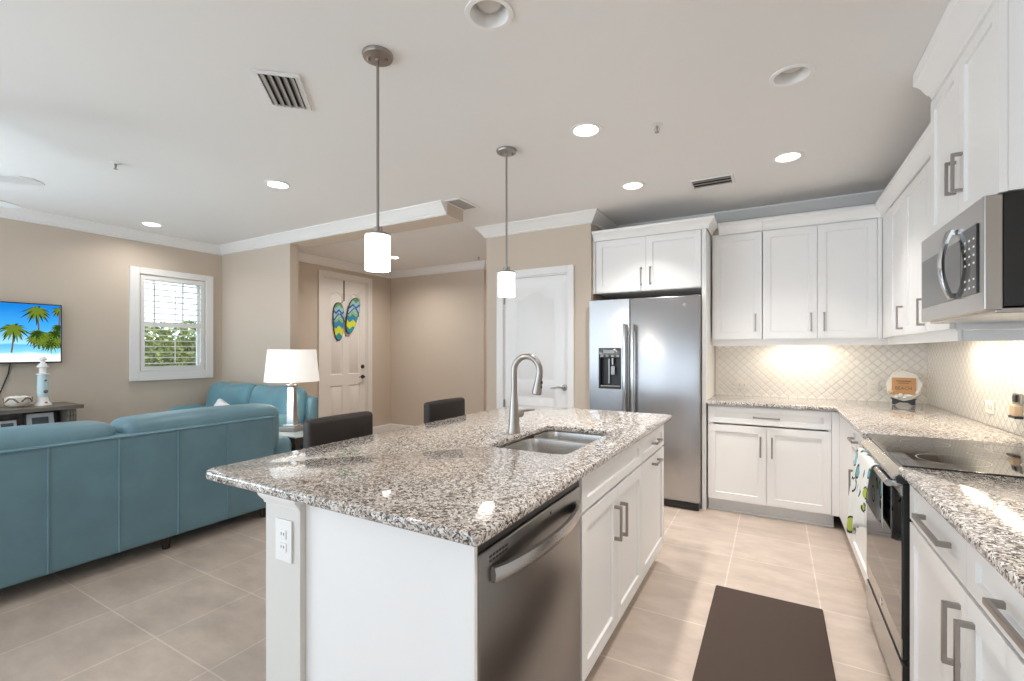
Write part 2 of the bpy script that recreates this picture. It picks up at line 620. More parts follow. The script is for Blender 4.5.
class MB:
    def __init__(s, fn=ident):
        s.bm = bmesh.new()
        s.fn = fn
        s.uv = None

    def v(s, x, y, z):
        return s.bm.verts.new(s.fn(x, y, z))

    def box(s, x0, x1, y0, y1, z0, z1, bev=0.0, seg=2):
        vs = [s.v(x, y, z) for x in (x0, x1) for y in (y0, y1) for z in (z0, z1)]
        fs = [s.bm.faces.new([vs[i] for i in q]) for q in
              ((0, 1, 3, 2), (4, 6, 7, 5), (0, 4, 5, 1), (2, 3, 7, 6), (0, 2, 6, 4), (1, 5, 7, 3))]
        if bev > 0:
            es = list({e for f in fs for e in f.edges})
            bmesh.ops.bevel(s.bm, geom=es, offset=bev, segments=seg, profile=0.5, affect='EDGES')
        return s

    def soft(s, x0, x1, y0, y1, z0, z1, r, puff=(0, 0, 0, 0, 0, 0), k=3, n=7, warp=None):
        """box with round edges r and each face puffed out by puff (x-,x+,y-,y+,z-,z+)."""
        hx, hy, hz = (x1 - x0) / 2, (y1 - y0) / 2, (z1 - z0) / 2
        c = Vector(((x0 + x1) / 2, (y0 + y1) / 2, (z0 + z1) / 2))

        def samples(h):
            rr = min(r, h * 0.999)
            a = [-h + rr * (1 - math.cos(math.pi / 2 * i / k)) for i in range(k)]
            mid = [-(h - rr) + 2 * (h - rr) * i / n for i in range(n + 1)]
            return a + mid + [-q for q in reversed(a)]
        xs, ys, zs = samples(hx), samples(hy), samples(hz)
        cache = {}

        def pt(i, j, l):
            key = (i, j, l)
            if key in cache:
                return cache[key]
            p = Vector((xs[i], ys[j], zs[l]))
            q = Vector([max(-(hh - min(r, hh * .999)), min(hh - min(r, hh * .999), pp)) for pp, hh in zip(p, (hx, hy, hz))])
            d = p - q
            if d.length > 1e-9:
                p = q + d.normalized() * min(r, hx * .999, hy * .999, hz * .999)
            a, b, e = p.x / hx, p.y / hy, p.z / hz
            fa, fb, fe = max(0, 1 - a * a), max(0, 1 - b * b), max(0, 1 - e * e)
            p.x += (puff[1] if a > 0 else -puff[0]) * abs(a) * fb * fe
            p.y += (puff[3] if b > 0 else -puff[2]) * abs(b) * fa * fe
            p.z += (puff[5] if e > 0 else -puff[4]) * abs(e) * fa * fb
            p += c
            if warp:
                p = Vector(warp(p))
            cache[key] = s.v(*p)
            return cache[key]
        nx, ny, nz = len(xs) - 1, len(ys) - 1, len(zs) - 1

        def quad(f, A, B):
            for i in range(A):
                for j in range(B):
                    vs = [f(i, j), f(i + 1, j), f(i + 1, j + 1), f(i, j + 1)]
                    if len(set(vs)) == 4:
                        try:
                            s.bm.faces.new(vs)
                        except ValueError:
                            pass
        for l in (0, nz):
            quad(lambda i, j: pt(i, j, l), nx, ny)
        for j in (0, ny):
            quad(lambda i, l: pt(i, j, l), nx, nz)
        for i in (0, nx):
            quad(lambda j, l: pt(i, j, l), ny, nz)
        return s

    def tube(s, pts, r, n=10, cap=True):
        pts = [Vector(p) for p in pts]
        rs = r if isinstance(r, (list, tuple)) else [r] * len(pts)
        rings = []
        up = None
        for i, p in enumerate(pts):
            t = (pts[min(i + 1, len(pts) - 1)] - pts[max(i - 1, 0)]).normalized()
            if up is None:
                up = Vector((0, 0, 1)) if abs(t.z) < 0.9 else Vector((1, 0, 0))
            a = (up - t * up.dot(t)).normalized()
            b = t.cross(a)
            up = a
            rings.append([s.v(*(p + (a * math.cos(2 * math.pi * k / n) + b * math.sin(2 * math.pi * k / n)) * rs[i])) for k in range(n)])
        for i in range(len(rings) - 1):
            for k in range(n):
                s.bm.faces.new([rings[i][k], rings[i][(k + 1) % n], rings[i + 1][(k + 1) % n], rings[i + 1][k]])
        if cap:
            s.bm.faces.new(rings[0])
            s.bm.faces.new(rings[-1])
        return s

    def lathe(s, prof, c=(0, 0, 0), n=24, close=False, axis='z', sq=None):
        """prof: list of (radius, height along axis) from c."""
        rings = []
        for r, h in prof:
            ring = []
            for k in range(n):
                a = 2 * math.pi * (k + 0.5) / n
                x, y = r * math.cos(a), r * math.sin(a)
                if axis == 'z':
                    p = (c[0] + x, c[1] + y, c[2] + h)
                elif axis == 'x':
                    p = (c[0] + h, c[1] + x, c[2] + y)
                else:
                    p = (c[0] + x, c[1] + h, c[2] + y)
                ring.append(s.v(*p))
            rings.append(ring)
        m = len(rings)
        for i in range(m if close else m - 1):
            for k in range(n):
                s.bm.faces.new([rings[i][k], rings[i][(k + 1) % n], rings[(i + 1) % m][(k + 1) % n], rings[(i + 1) % m][k]])
        if not close:
            if prof[0][0] > 1e-6:
                s.bm.faces.new(rings[0])
            if prof[-1][0] > 1e-6:
                s.bm.faces.new(rings[-1])
        return s

    def prism(s, poly, a0, a1, plane='xy'):
        """poly in the given plane, extruded along the remaining axis from a0 to a1."""
        def P(u, v, a):
            return {'xy': (u, v, a), 'xz': (u, a, v), 'yz': (a, u, v)}[plane]
        A = [s.v(*P(u, v, a0)) for u, v in poly]
        B = [s.v(*P(u, v, a1)) for u, v in poly]
        n = len(poly)
        s.bm.faces.new(A)
        s.bm.faces.new(B)
        for i in range(n):
            s.bm.faces.new([A[i], A[(i + 1) % n], B[(i + 1) % n], B[i]])
        return s

    def sweep(s, pts, prof, z, side=1, closed=False):
        """profile (out, up) swept along a flat polyline with mitred corners; out goes to the left when side=1."""
        P = [Vector((p[0], p[1])) for p in pts]
        m = len(P)
        rings = []
        for i in range(m):
            ns = []
            for a, b in ((i - 1, i), (i, i + 1)):
                if not closed and (a < 0 or b > m - 1):
                    continue
                d = (P[b % m] - P[a % m]).normalized()
                ns.append(Vector((-d.y, d.x)) * side)
            q = ns[0] if len(ns) == 1 else (ns[0] + ns[1]) / (1 + ns[0].dot(ns[1]))
            rings.append([s.v(P[i].x + q.x * o, P[i].y + q.y * o, z + u) for o, u in prof])
        k = len(prof)
        for i in range(m if closed else m - 1):
            for j in range(k):
                s.bm.faces.new([rings[i][j], rings[i][(j + 1) % k], rings[(i + 1) % m][(j + 1) % k], rings[(i + 1) % m][j]])
        if not closed:
            s.bm.faces.new(rings[0])
            s.bm.faces.new(rings[-1])
        return s

    def ball(s, c, r, sc=(1, 1, 1), n=16):
        prof = [(r * math.sin(math.pi * i / n), -r * math.cos(math.pi * i / n)) for i in range(n + 1)]
        f = s.fn
        base = [(max(a, 1e-5), b) for a, b in prof]
        s.fn = lambda x, y, z: f(c[0] + x * sc[0], c[1] + y * sc[1], c[2] + z * sc[2])
        s.lathe(base, n=20)
        s.fn = f
        return s

    def build(s, name, material, parent=None, smooth=None, loc=None, recalc=True):
        bm = s.bm
        bmesh.ops.remove_doubles(bm, verts=bm.verts, dist=1e-6)
        if recalc:
            bmesh.ops.recalc_face_normals(bm, faces=bm.faces)
        if parent is not None:
            org = world_origin(parent)
        elif loc is not None:
            org = Vector(loc)
        else:
            xs = [v.co for v in bm.verts]
            org = Vector(((min(v.x for v in xs) + max(v.x for v in xs)) / 2,
                          (min(v.y for v in xs) + max(v.y for v in xs)) / 2, min(v.z for v in xs)))
        bmesh.ops.translate(bm, verts=bm.verts, vec=-org)
        me = bpy.data.meshes.new(name)
        bm.to_mesh(me)
        bm.free()
        me.materials.append(MAT[material] if isinstance(material, str) else material)
        if smooth is not None:
            me.polygons.foreach_set('use_smooth', [True] * len(me.polygons))
            me.set_sharp_from_angle(angle=math.radians(smooth))
        o = bpy.data.objects.new(name, me)
        C.objects.link(o)
        if parent is not None:
            o.parent = parent
        else:
            o.location = org
        return o


def thing(name, label, cat, loc=(0, 0, 0), group=None):
    o = bpy.data.objects.new(name, None)
    o.empty_display_size = 0.1
    C.objects.link(o)
    o.location = loc
    tag(o, label, cat, group)
    return o


def tag(o, label, cat, group=None, kind=None):
    o['label'] = label
    o['category'] = cat
    if group:
        o['group'] = group
    if kind:
        o['kind'] = kind
    return o


def struct(o, label=None):
    o['kind'] = 'structure'
    if label:
        o['label'] = label
    return o


def dup(root, delta, label=None, group=None):
    """a copy of a thing with copies of its parts and their sub-parts."""
    r = root.copy()
    C.objects.link(r)
    r.location = root.location + Vector(delta)
    if label:
        r['label'] = label
    if group:
        r['group'] = group
    for ch in root.children:
        c = ch.copy()
        C.objects.link(c)
        c.parent = r
        for g in ch.children:
            d = g.copy()
            C.objects.link(d)
            d.parent = c
    return r


def rrect(x0, x1, y0, y1, r, n=6):
    rr = r if isinstance(r, (list, tuple)) else [r] * 4
    out = []
    for (cx, cy, a0), q in zip(((x1, y1, 0), (x0, y1, 90), (x0, y0, 180), (x1, y0, 270)), rr):
        sx = -1 if cx == x1 else 1
        sy = -1 if cy == y1 else 1
        for i in range(n + 1):
            a = math.radians(a0 + 90 * i / n)
            out.append((cx + sx * q + q * math.cos(a), cy + sy * q + q * math.sin(a)))
    return out


def slab(name, outlines, z0, z1, bev, material, parent=None):
    """flat slab with holes and eased edges, from closed outlines (first the outer one)."""
    cu = bpy.data.curves.new(name, 'CURVE')
    cu.dimensions = '2D'
    cu.fill_mode = 'BOTH'
    cu.extrude = (z1 - z0) / 2 - bev
    cu.bevel_depth = bev
    cu.bevel_resolution = 2
    cu.offset = -bev
    for o in outlines:
        sp = cu.splines.new('POLY')
        sp.points.add(len(o) - 1)
        for p, (x, y) in zip(sp.points, o):
            p.co = (x, y, 0, 1)
        sp.use_cyclic_u = True
    tmp = bpy.data.objects.new(name, cu)
    me = bpy.data.meshes.new_from_object(tmp)
    bpy.data.objects.remove(tmp)
    bm = bmesh.new()
    bm.from_mesh(me)
    b = MB()
    b.bm.free()
    b.bm = bm
    bmesh.ops.translate(bm, verts=bm.verts, vec=(0, 0, (z0 + z1) / 2))
    return b.build(name, material, parent, smooth=35)


def text_mesh(name, body, size, fn, material, parent, depth=0.001):
    cu = bpy.data.curves.new(name, 'FONT')
    cu.body = body
    cu.size = size
    cu.extrude = depth
    cu.align_x = 'CENTER'
    cu.align_y = 'CENTER'
    tmp = bpy.data.objects.new(name, cu)
    me = bpy.data.meshes.new_from_object(tmp)
    bpy.data.objects.remove(tmp)
    bm = bmesh.new()
    bm.from_mesh(me)
    for v in bm.verts:
        v.co = Vector(fn(*v.co))
    b = MB()
    b.bm.free()
    b.bm = bm
    return b.build(name, material, parent)


# frames: (u along the front, n outward from the front plane, z up) -> world
def fr_back(y):
    return lambda u, n, z: (u, y - n, z)


def fr_right(x):
    return lambda u, n, z: (x - n, u, z)


def fr_island(x):
    return lambda u, n, z: (x + n, u, z)


# ------------------------------------------------------------------ room shell
XL, XR, YB, YLIV = -6.0, 1.05, 4.79, 3.24
YP, XPR, XPL = 4.12, -1.492, -2.648      # pantry block
XD, YE, XH = -5.5, 5.65, -3.68           # entry door wall, far entry wall, hall corner

struct(MB().box(-6.15, 1.2, REAR - .1, 8.3, -0.1, 0).build('floor', 'floor_tile', loc=(0, 0, 0)))

CANS = [(-0.952, 1.500, 0), (0.068, 2.538, 0), (-0.962, 2.573, 1), (0.075, 3.594, 1), (-0.967, 3.620, 1),
        (-3.358, 2.232, 1), (-5.527, 2.295, 1), (-4.578, 4.744, 1),
        (-3.358, -.35, 1), (-5.527, -.35, 1), (-3.1, 6.6, 1), (.068, 1.48, 1)]  # unseen cans, added to brighten the living floor, entry and aisle
circ = lambda x, y, r, n=24: [(x + r * math.cos(2 * math.pi * i / n), y + r * math.sin(2 * math.pi * i / n)) for i in range(n)]
struct(slab('ceiling', [[(-6.15, REAR - .1), (1.2, REAR - .1), (1.2, 8.3), (-6.15, 8.3)]] + [circ(x, y, 0.074) for x, y, on in CANS],
            H, H + 0.02, 0.0, 'ceiling_paint'))

# left wall with the window opening
WY0, WY1, WZ0, WZ1 = 2.37, 3.04, 1.10, 2.165
lw = MB()
lw.box(XL - .15, XL, REAR, -3.25, 0, H + .05).box(XL - .15, XL, -3.25, .05, 2.4, H + .05).box(XL - .15, XL, .05, WY0, 0, H + .05).box(XL - .15, XL, WY1, YLIV + .02, 0, H + .05)
lw.box(XL - .15, XL, WY0, WY1, 0, WZ0).box(XL - .15, XL, WY0, WY1, WZ1, H + .05)
struct(lw.build('wall_left', 'wall_paint'))
struct(MB().box(XL, -4.658, YLIV, YLIV + .10, 0, H + .05).build('wall_living', 'wall_paint'))
struct(MB().box(-4.658, -2.49, YLIV, YLIV + .24, 2.513, H + .05).build('wall_header', 'wall_paint'))
struct(MB().box(XD - .15, XD, YLIV + .10, 4.325, 0, H + .05).box(XD - .15, XD, 5.145, YE, 0, H + .05)
       .box(XD - .15, XD, 4.325, 5.145, 2.38, H + .05).build('wall_entry', 'wall_paint'))
struct(MB().box(XD - .15, XH, YE, 8.2, 0, H + .05).build('wall_hall', 'wall_paint'))
struct(MB().box(XH, XPL, 8.0, 8.2, 0, H + .05).build('wall_end', 'wall_paint'))
PDX0, PDX1, PDZ = -2.437, -1.723, 2.075
pw = MB().box(XPL, PDX0, YP, YP + .11, 0, H + .05).box(PDX1, XPR, YP, YP + .11, 0, H + .05).box(PDX0, PDX1, YP, YP + .11, PDZ, H + .05)
pw.box(XPR - .11, XPR, YP + .11, YB + .15, 0, H + .05).box(XPL, XPL + .11, YP + .11, 8.2, 0, H + .05)
struct(pw.build('wall_pantry', 'wall_paint'))
struct(MB().box(XPR - .11, XR + .15, YB, YB + .15, 0, H + .05).build('wall_back', 'wall_paint'))
struct(MB().box(XR, XR + .15, REAR, YB, 0, H + .05).build('wall_right', 'wall_paint'))
# rear wall with its glazed openings (behind the camera)
rw = MB()
rw.box(XL - .15, -5.75, REAR - .1, REAR, 0, H + .05).box(-1.05, -0.85, REAR - .1, REAR, 0, H + .05).box(0.85, XR + .15, REAR - .1, REAR, 0, H + .05)
rw.box(-5.75, -1.05, REAR - .1, REAR, 2.4, H + .05).box(-0.85, 0.85, REAR - .1, REAR, 2.35, H + .05).box(-0.85, 0.85, REAR - .1, REAR, 0, 0.5)
struct(rw.build('wall_rear', 'wall_paint'))

# backsplash tile fields
struct(MB().box(-0.49, XR - .008, YB - .008, YB, 0.914, 1.42).build('backsplash', 'pearl_tile_x', loc=(0, YB, .914)), 'pearl lantern tile backsplash on the back wall')
struct(MB().box(XR - .008, XR, 0.98, YB, 0.914, 1.47).build('backsplash', 'pearl_tile_y', loc=(XR, 0, .914)), 'pearl lantern tile backsplash behind the range')

# crown mouldings
CR = [(0, 0), (.088, 0), (.088, -.014), (.078, -.020), (.062, -.040), (.040, -.062), (.030, -.080), (.020, -.084), (.020, -.098), (.010, -.105), (0, -.105)]
struct(MB().sweep([(XL, REAR), (XL, YLIV), (-2.49, YLIV)], CR, H, side=-1).build('trim_1', 'trim_white', smooth=30), 'white crown moulding around the living room')
struct(MB().sweep([(-4.66, YLIV + .10), (XD, YLIV + .10), (XD, YE), (XH, YE), (XH, 8.0)], CR, H, side=-1).build('trim_4', 'trim_white', smooth=30), 'white crown moulding around the entry alcove')
struct(MB().sweep([(XPL, 8.0), (XPL, YP), (XPR, YP), (XPR, YB), (XR, YB), (XR, 2.9)], CR, H, side=-1).build('trim_2', 'trim_white', smooth=30), 'white crown moulding around the pantry and kitchen')
# baseboards
BB = [(0, 0), (.016, 0), (.016, .115), (.010, .128), (0, .13)]
struct(MB().sweep([(XL, .05), (XL, YLIV), (-4.658, YLIV), (-4.658, YLIV + .10), (XD, YLIV + .10), (XD, 4.24)], BB, 0, side=-1).build('baseboard_left', 'trim_white'))
struct(MB().sweep([(XD, 5.23), (XD, YE), (XH, YE), (XH, 8.0)], BB, 0, side=-1).build('baseboard_entry', 'trim_white'))
struct(MB().sweep([(XPL, 8.0), (XPL, YP), (-2.52, YP)], BB, 0, side=-1).build('baseboard_pantry', 'trim_white'))

# ------------------------------------------------------------------ window with plantation shutters
win = bpy.data.objects.new('window_1', None)
C.objects.link(win)
win.location = (XL, (WY0 + WY1) / 2, WZ0)
struct(win, 'white window with open plantation shutters on the left wall')
f = MB()
for a, b, c, d in ((2.284, 2.37, 1.00, 2.235), (3.04, 3.125, 1.00, 2.235)):
    f.box(XL, XL + .03, a, b, c, d, .004)
f.box(XL, XL + .03, 2.37, 3.04, 1.00, 1.10, .004).box(XL, XL + .03, 2.37, 3.04, 2.165, 2.235, .004)
f.box(XL - .15, XL, 2.37, 2.38, 1.1, 2.165).box(XL - .15, XL, 3.03, 3.04, 1.1, 2.165).box(XL - .15, XL, 2.38, 3.03, 1.1, 1.11).box(XL - .15, XL, 2.38, 3.03, 2.155, 2.165)
f.build('window_frame', 'trim_white', win)
p = MB()   # shutter panel frame
p.box(XL - .012, XL + .016, 2.382, 2.420, 1.112, 2.153).box(XL - .012, XL + .016, 2.990, 3.028, 1.112, 2.153)
p.box(XL - .012, XL + .016, 2.420, 2.990, 1.112, 1.155).box(XL - .012, XL + .016, 2.420, 2.990, 2.11, 2.153).box(XL - .012, XL + .016, 2.420, 2.990, 1.595, 1.645)
p.build('shutter_panel', 'trim_white', win)
for z0, z1, n in ((1.155, 1.595, 7), (1.645, 2.11, 7)):
    for i in range(n):
        z = z0 + (z1 - z0) * (i + .5) / n
        MB().box(XL - .034, XL + .034, 2.421, 2.989, z - .0045, z + .0045, .003).build('shutter_louver', 'trim_white', win)
MB().box(XL + .034, XL + .042, 2.70, 2.71, 1.19, 1.57).box(XL + .034, XL + .042, 2.70, 2.71, 1.67, 2.08).build('tilt_rod', 'trim_white', win)
sh = MB()
sh.box(XL - .12, XL - .09, 2.38, 2.41, 1.11, 2.155).box(XL - .12, XL - .09, 3.00, 3.03, 1.11, 2.155).box(XL - .12, XL - .09, 2.41, 3.00, 1.11, 1.15).box(XL - .12, XL - .09, 2.41, 3.00, 2.115, 2.155).box(XL - .12, XL - .09, 2.41, 3.00, 1.60, 1.645)
for y in (2.56, 2.85):
    sh.box(XL - .11, XL - .10, y - .008, y + .008, 1.645, 2.115)
sh.build('window_sash', 'trim_white', win)
MB().box(XL - .106, XL - .103, 2.41, 3.00, 1.15, 2.115).build('window_pane', 'window_glass', win)

# garden outside the window
hd = MB()
for i in range(9000):
    x = -8.6 + random.random() * 0.9
    y = 1.6 + random.random() * 4.2
    z = random.random() * (1.76 + 0.05 * math.sin(y * 5))
    if x < -8.0 and z < 1.3 and random.random() < .5:
        continue
    a = Vector((random.uniform(-1, 1), random.uniform(-1, 1), random.uniform(-1, 1))).normalized()
    b = a.cross(Vector((random.uniform(-1, 1), random.uniform(-1, 1), 0.3))).normalized()
    s_ = random.uniform(.04, .075)
    c = Vector((x, y, z + .02))
    vs = [hd.v(*(c + a * s_)), hd.v(*(c + b * s_ * .5)), hd.v(*(c - a * s_)), hd.v(*(c - b * s_ * .5))]
    hd.bm.faces.new(vs)
hd.box(-8.5, -8.15, 1.6, 5.8, 0, 1.50)
tag(hd.build('hedge', 'hedge_leaf', recalc=False), 'leafy green hedge growing outside the shuttered window', 'hedge', kind='stuff')
struct(MB().box(-14, XL - .15, -6, 10, -0.12, -0.02).build('lawn', 'grass'), 'green lawn outside the window')

# ------------------------------------------------------------------ doors
def panel_profile(b, x0, x1, z0, z1, arch, y, d=0.008):
    """raised panel moulding: a ring of outline points, arched on top."""
    pts = [(x0, z0), (x1, z0)]
    n = 14
    for i in range(n + 1):
        t = i / n
        x = x1 + (x0 - x1) * t
        pts.append((x, z1 - arch + arch * math.sin(math.pi * t) ** 1.6))
    cx, cz = (x0 + x1) / 2, (z0 + z1) / 2

    def ring(o, dy):
        out = []
        for x, z in pts:
            sx = 1 if x < cx - 1e-6 else -1 if x > cx + 1e-6 else 0
            k = 1 - abs(x - cx) / ((x1 - x0) / 2)
            sxx = sx * (0 if k > .6 else 1)
            sz = 1 if z < cz else -1
            out.append(b.v(x + o * sxx, y + dy, z + o * sz))
        return out
    rs = [ring(0, 0), ring(.010, d), ring(.022, d), ring(.034, .002)]
    m = len(pts)
    for A, B in zip(rs, rs[1:]):
        for i in range(m):
            b.bm.faces.new([A[i], A[(i + 1) % m], B[(i + 1) % m], B[i]])
    b.bm.faces.new(rs[-1])
    return pts


def holed_face(b, x0, x1, z0, z1, holes, y):
    """front face of a door with holes left for its panels (triangulated fill)."""
    loops = [[(x0, z0), (x1, z0), (x1, z1), (x0, z1)]] + holes
    es = []
    for lp in loops:
        vs = [b.v(x, y, z) for x, z in lp]
        for i in range(len(vs)):
            es.append(b.bm.edges.new((vs[i], vs[(i + 1) % len(vs)])))
    bmesh.ops.triangle_fill(b.bm, use_beauty=True, use_dissolve=False, edges=es)


# pantry door (door_2): two-panel arched door
d2 = bpy.data.objects.new('door_2', None)
C.objects.link(d2)
d2.location = (-2.08, YP, 0)
struct(d2, 'white arched two-panel pantry door left of the refrigerator')
cs = MB()
cs.box(PDX0 - .077, PDX0, YP - .018, YP, 0, PDZ + .07, .004).box(PDX1, PDX1 + .065, YP - .018, YP, 0, PDZ + .07, .004).box(PDX0, PDX1, YP - .018, YP, PDZ, PDZ + .07, .004)
cs.box(PDX0, PDX0 + .01, YP, YP + .11, 0, PDZ).box(PDX1 - .01, PDX1, YP, YP + .11, 0, PDZ).box(PDX0 + .01, PDX1 - .01, YP, YP + .11, PDZ - .01, PDZ)
cs.build('door_casing', 'trim_white', d2)
lf = MB()
dy = YP + .008
x0, x1, zt = PDX0 + .013, PDX1 - .013, PDZ - .014
h1 = panel_profile(lf, x0 + .12, x1 - .12, 1.02, zt - .13, .085, dy)
h2 = panel_profile(lf, x0 + .12, x1 - .12, 0.22, 0.88, 0.0, dy)
holed_face(lf, x0, x1, .012, zt, [h1, h2], dy)
lf.box(x0, x1, dy + .010, dy + .036, .012, zt)
lf.build('door_leaf', 'door_white', d2, smooth=40)
hn = MB()
hn.lathe([(.030, 0), (.030, .008), (.012, .012), (.012, .045)], (-1.758, YP + .006, .972), 20, axis='y')
hn.fn = lambda x, y, z: (x, 2 * (YP + .006) - y, z)
hn = MB(lambda x, y, z: (x, YP + .008 - y, z))
hn.lathe([(.030, 0), (.030, .010), (.012, .014), (.012, .050)], (-1.758, 0, .972), 20, axis='y')
hn.tube([(-1.758, .050, .972), (-1.80, .052, .978), (-1.85, .050, .970), (-1.885, .046, .966)], [.011, .010, .008, .006], 10)
hn.build('door_handle', 'nickel', d2, smooth=40)
for z in (0.25, 0.78, 1.85):
    MB().box(PDX0 + .002, PDX0 + .012, YP - .012, YP + .008, z - .045, z + .045, .002).build('hinge', 'nickel', d2)

# entry door (door_1), six panels, 8 foot
d1 = bpy.data.objects.new('door_1', None)
C.objects.link(d1)
d1.location = (XD, 4.735, 0)
struct(d1, 'pale panelled entry door in the far alcove')
ft = lambda x, y, z: (XD + .018 - y, x, z)      # x -> world Y, y -> depth into the wall
cs = MB(lambda x, y, z: (XD + y, x, z))
cs.box(4.325 - .075, 4.325, 0, .018, 0, 2.455, .004).box(5.145, 5.145 + .085, 0, .018, 0, 2.455, .004).box(4.325, 5.145, 0, .018, 2.38, 2.455, .004)
cs.box(4.325, 4.345, -.12, 0, 0, 2.38).box(5.125, 5.145, -.12, 0, 0, 2.38).box(4.345, 5.125, -.12, 0, 2.36, 2.38)
cs.build('door_casing', 'entry_door_paint', d1)
lf = MB(lambda x, y, z: (XD - .012 - y, x, z))
hs = []
for a, b_ in ((4.345 + .12, 4.735 - .055), (4.735 + .055, 5.125 - .12)):
    for za, zb, ar in ((0.25, 0.82, 0.0), (0.98, 2.18, 0.05)):
        hs.append(panel_profile(lf, a, b_, za, zb, ar, 0, .010))
holed_face(lf, 4.348, 5.122, .015, 2.357, hs, 0)
lf.box(4.348, 5.122, .012, .044, .015, 2.357)
lf.build('door_leaf', 'entry_door_paint', d1, smooth=40)
hw = MB(lambda x, y, z: (XD - .012 + y, x, z))
hw.lathe([(.030, 0), (.030, .012), (.014, .018), (.014, .03)], (5.055, 0, 1.085), 18, axis='y')
hw.build('deadbolt', 'bronze', d1, smooth=40)
hw = MB(lambda x, y, z: (XD - .012 + y, x, z))
hw.lathe([(.030, 0), (.030, .010), (.012, .014), (.012, .05)], (5.055, 0, .93), 18, axis='y')
hw.tube([(5.055, .05, .93), (5.0, .052, .935), (4.95, .05, .928)], [.011, .009, .006], 10)
hw.build('door_handle', 'bronze', d1, smooth=40)
hw = MB(lambda x, y, z: (XD - .012 + y, x, z))
hw.lathe([(.010, 0), (.010, .006)], (4.735, 0, 1.55), 12, axis='y')
hw.build('peephole', 'bronze', d1)

# ------------------------------------------------------------------ cabinets
def shaker(fn, u0, u1, z0, z1, parent, name='door', stile=.057, material='cabinet_white', flat=False, t=.02):
    """shaker front: frame of two stiles and two rails round a recessed panel; front plane at n = 0."""
    g = .0015
    u0, u1, z0, z1 = u0 + g, u1 - g, z0 + g, z1 - g
    b = MB(fn)
    if flat:
        b.box(u0, u1, -t, 0, z0, z1, .0015)
    else:
        s2 = min(stile, (z1 - z0) * .30)
        prof = [(0, -t), (0, 0)]
        A = [b.v(*p) for p in ((u0, 0, z0), (u1, 0, z0), (u1, 0, z1), (u0, 0, z1))]
        Bk = [b.v(*p) for p in ((u0, -t, z0), (u1, -t, z0), (u1, -t, z1), (u0, -t, z1))]
        q0, q1, r0, r1 = u0 + stile, u1 - stile, z0 + s2, z1 - s2
        D = [b.v(*p) for p in ((q0, 0, r0), (q1, 0, r0), (q1, 0, r1), (q0, 0, r1))]
        k = .002
        E_ = [b.v(*p) for p in ((q0 + k, -.010, r0 + k), (q1 - k, -.010, r0 + k), (q1 - k, -.010, r1 - k), (q0 + k, -.010, r1 - k))]
        for i in range(4):
            j = (i + 1) % 4
            b.bm.faces.new([A[i], A[j], D[j], D[i]])
            b.bm.faces.new([D[i], D[j], E_[j], E_[i]])
            b.bm.faces.new([A[i], A[j], Bk[j], Bk[i]])
        b.bm.faces.new(E_)
        b.bm.faces.new(Bk)
    return b.build(name, material, parent)


def pull(fn, u, z, length, vertical, parent, t=.012, proj=.034):
    b = MB(fn)
    h = length / 2
    if vertical:
        b.box(u - t / 2, u + t / 2, proj - .010, proj, z - h, z + h, .0015)
        for zz in (z - h, z + h - .012):
            b.box(u - t / 2, u + t / 2, 0, proj - .009, zz, zz + .012)
    else:
        b.box(u - h, u + h, proj - .010, proj, z - t / 2, z + t / 2, .0015)
        for uu in (u - h, u + h - .012):
            b.box(uu, uu + .012, 0, proj - .009, z - t / 2, z + t / 2)
    o = b.build('handle', 'nickel', parent)
    return o


def carcass(fn, u0, u1, z0, z1, depth, parent, toe=None, open_top=False, material='cabinet_white', front=None):
    """cabinet box behind the fronts: sides, floor, back, top and face-frame edge."""
    b = MB(fn)
    n0, n1 = -depth, -.021
    t = .018
    b.box(u0, u0 + t, n0, n1, z0, z1).box(u1 - t, u1, n0, n1, z0, z1)
    b.box(u0 + t, u1 - t, n0, n1, z0, z0 + t).box(u0 + t, u1 - t, n0, n0 + .008, z0 + t, z1)
    if not open_top:
        b.box(u0 + t, u1 - t, n0 + .008, n1, z1 - t, z1)
    # face frame just behind the fronts
    b.box(u0 + t, u0 + .04, n1 - .018, n1, z0 + t, z1 - t).box(u1 - .04, u1 - t, n1 - .018, n1, z0 + t, z1 - t)
    b.box(u0 + .04, u1 - .04, n1 - .018, n1, z1 - .045, z1 - t)
    o = b.build('carcass', material, parent)
    if toe is not None:
        k = MB(fn)
        k.box(u0, u1, -.095, -.077, .0, z0)
        k.prism([(-.077, 0), (-.062, 0), (-.064, .010), (-.070, .016), (-.077, .018)], u0, u1, 'yz')
        k.build('toe_kick', 'toe_white', parent)
    return o


# ---- back wall base cabinet
FB = fr_back(4.158)
c = thing('base_cabinet', 'white base cabinet beside the refrigerator with one wide drawer over two doors', 'cabinet', (-.06, 4.158, 0))
carcass(FB, -.487, .385, .105, .882, .625, c, toe=True)
d = shaker(FB, -.484, .366, .735, .872, c, 'drawer', stile=.05)
pull(FB, -.059, .797, .186, False, d)
d = shaker(FB, -.484, -.059, .108, .725, c)
pull(FB, -.099, .567, .16, True, d)
d = shaker(FB, -.059, .366, .108, .725, c)
pull(FB, -.020, .567, .16, True, d)
MB(FB).box(.367, .4135, -.020, 0, .105, .873).build('filler_panel', 'cabinet_white', c)
# ---- right run, between corner and range
FR = fr_right(0.414)
c = thing('base_cabinet', 'narrow white base cabinet in the right corner beyond the range', 'cabinet', (.7, 3.4, 0))
carcass(FR, 2.905, 4.14, .105, .882, .625, c, toe=True)
MB(FR).box(3.535, 4.157, -.020, 0, .108, .872).build('filler_panel', 'cabinet_white', c)
d = shaker(FR, 2.91, 3.53, .735, .872, c, 'drawer', stile=.05)
pull(FR, 3.36, .800, .16, False, d)
d = shaker(FR, 2.91, 3.53, .108, .725, c)
pull(FR, 3.38, .545, .155, True, d)
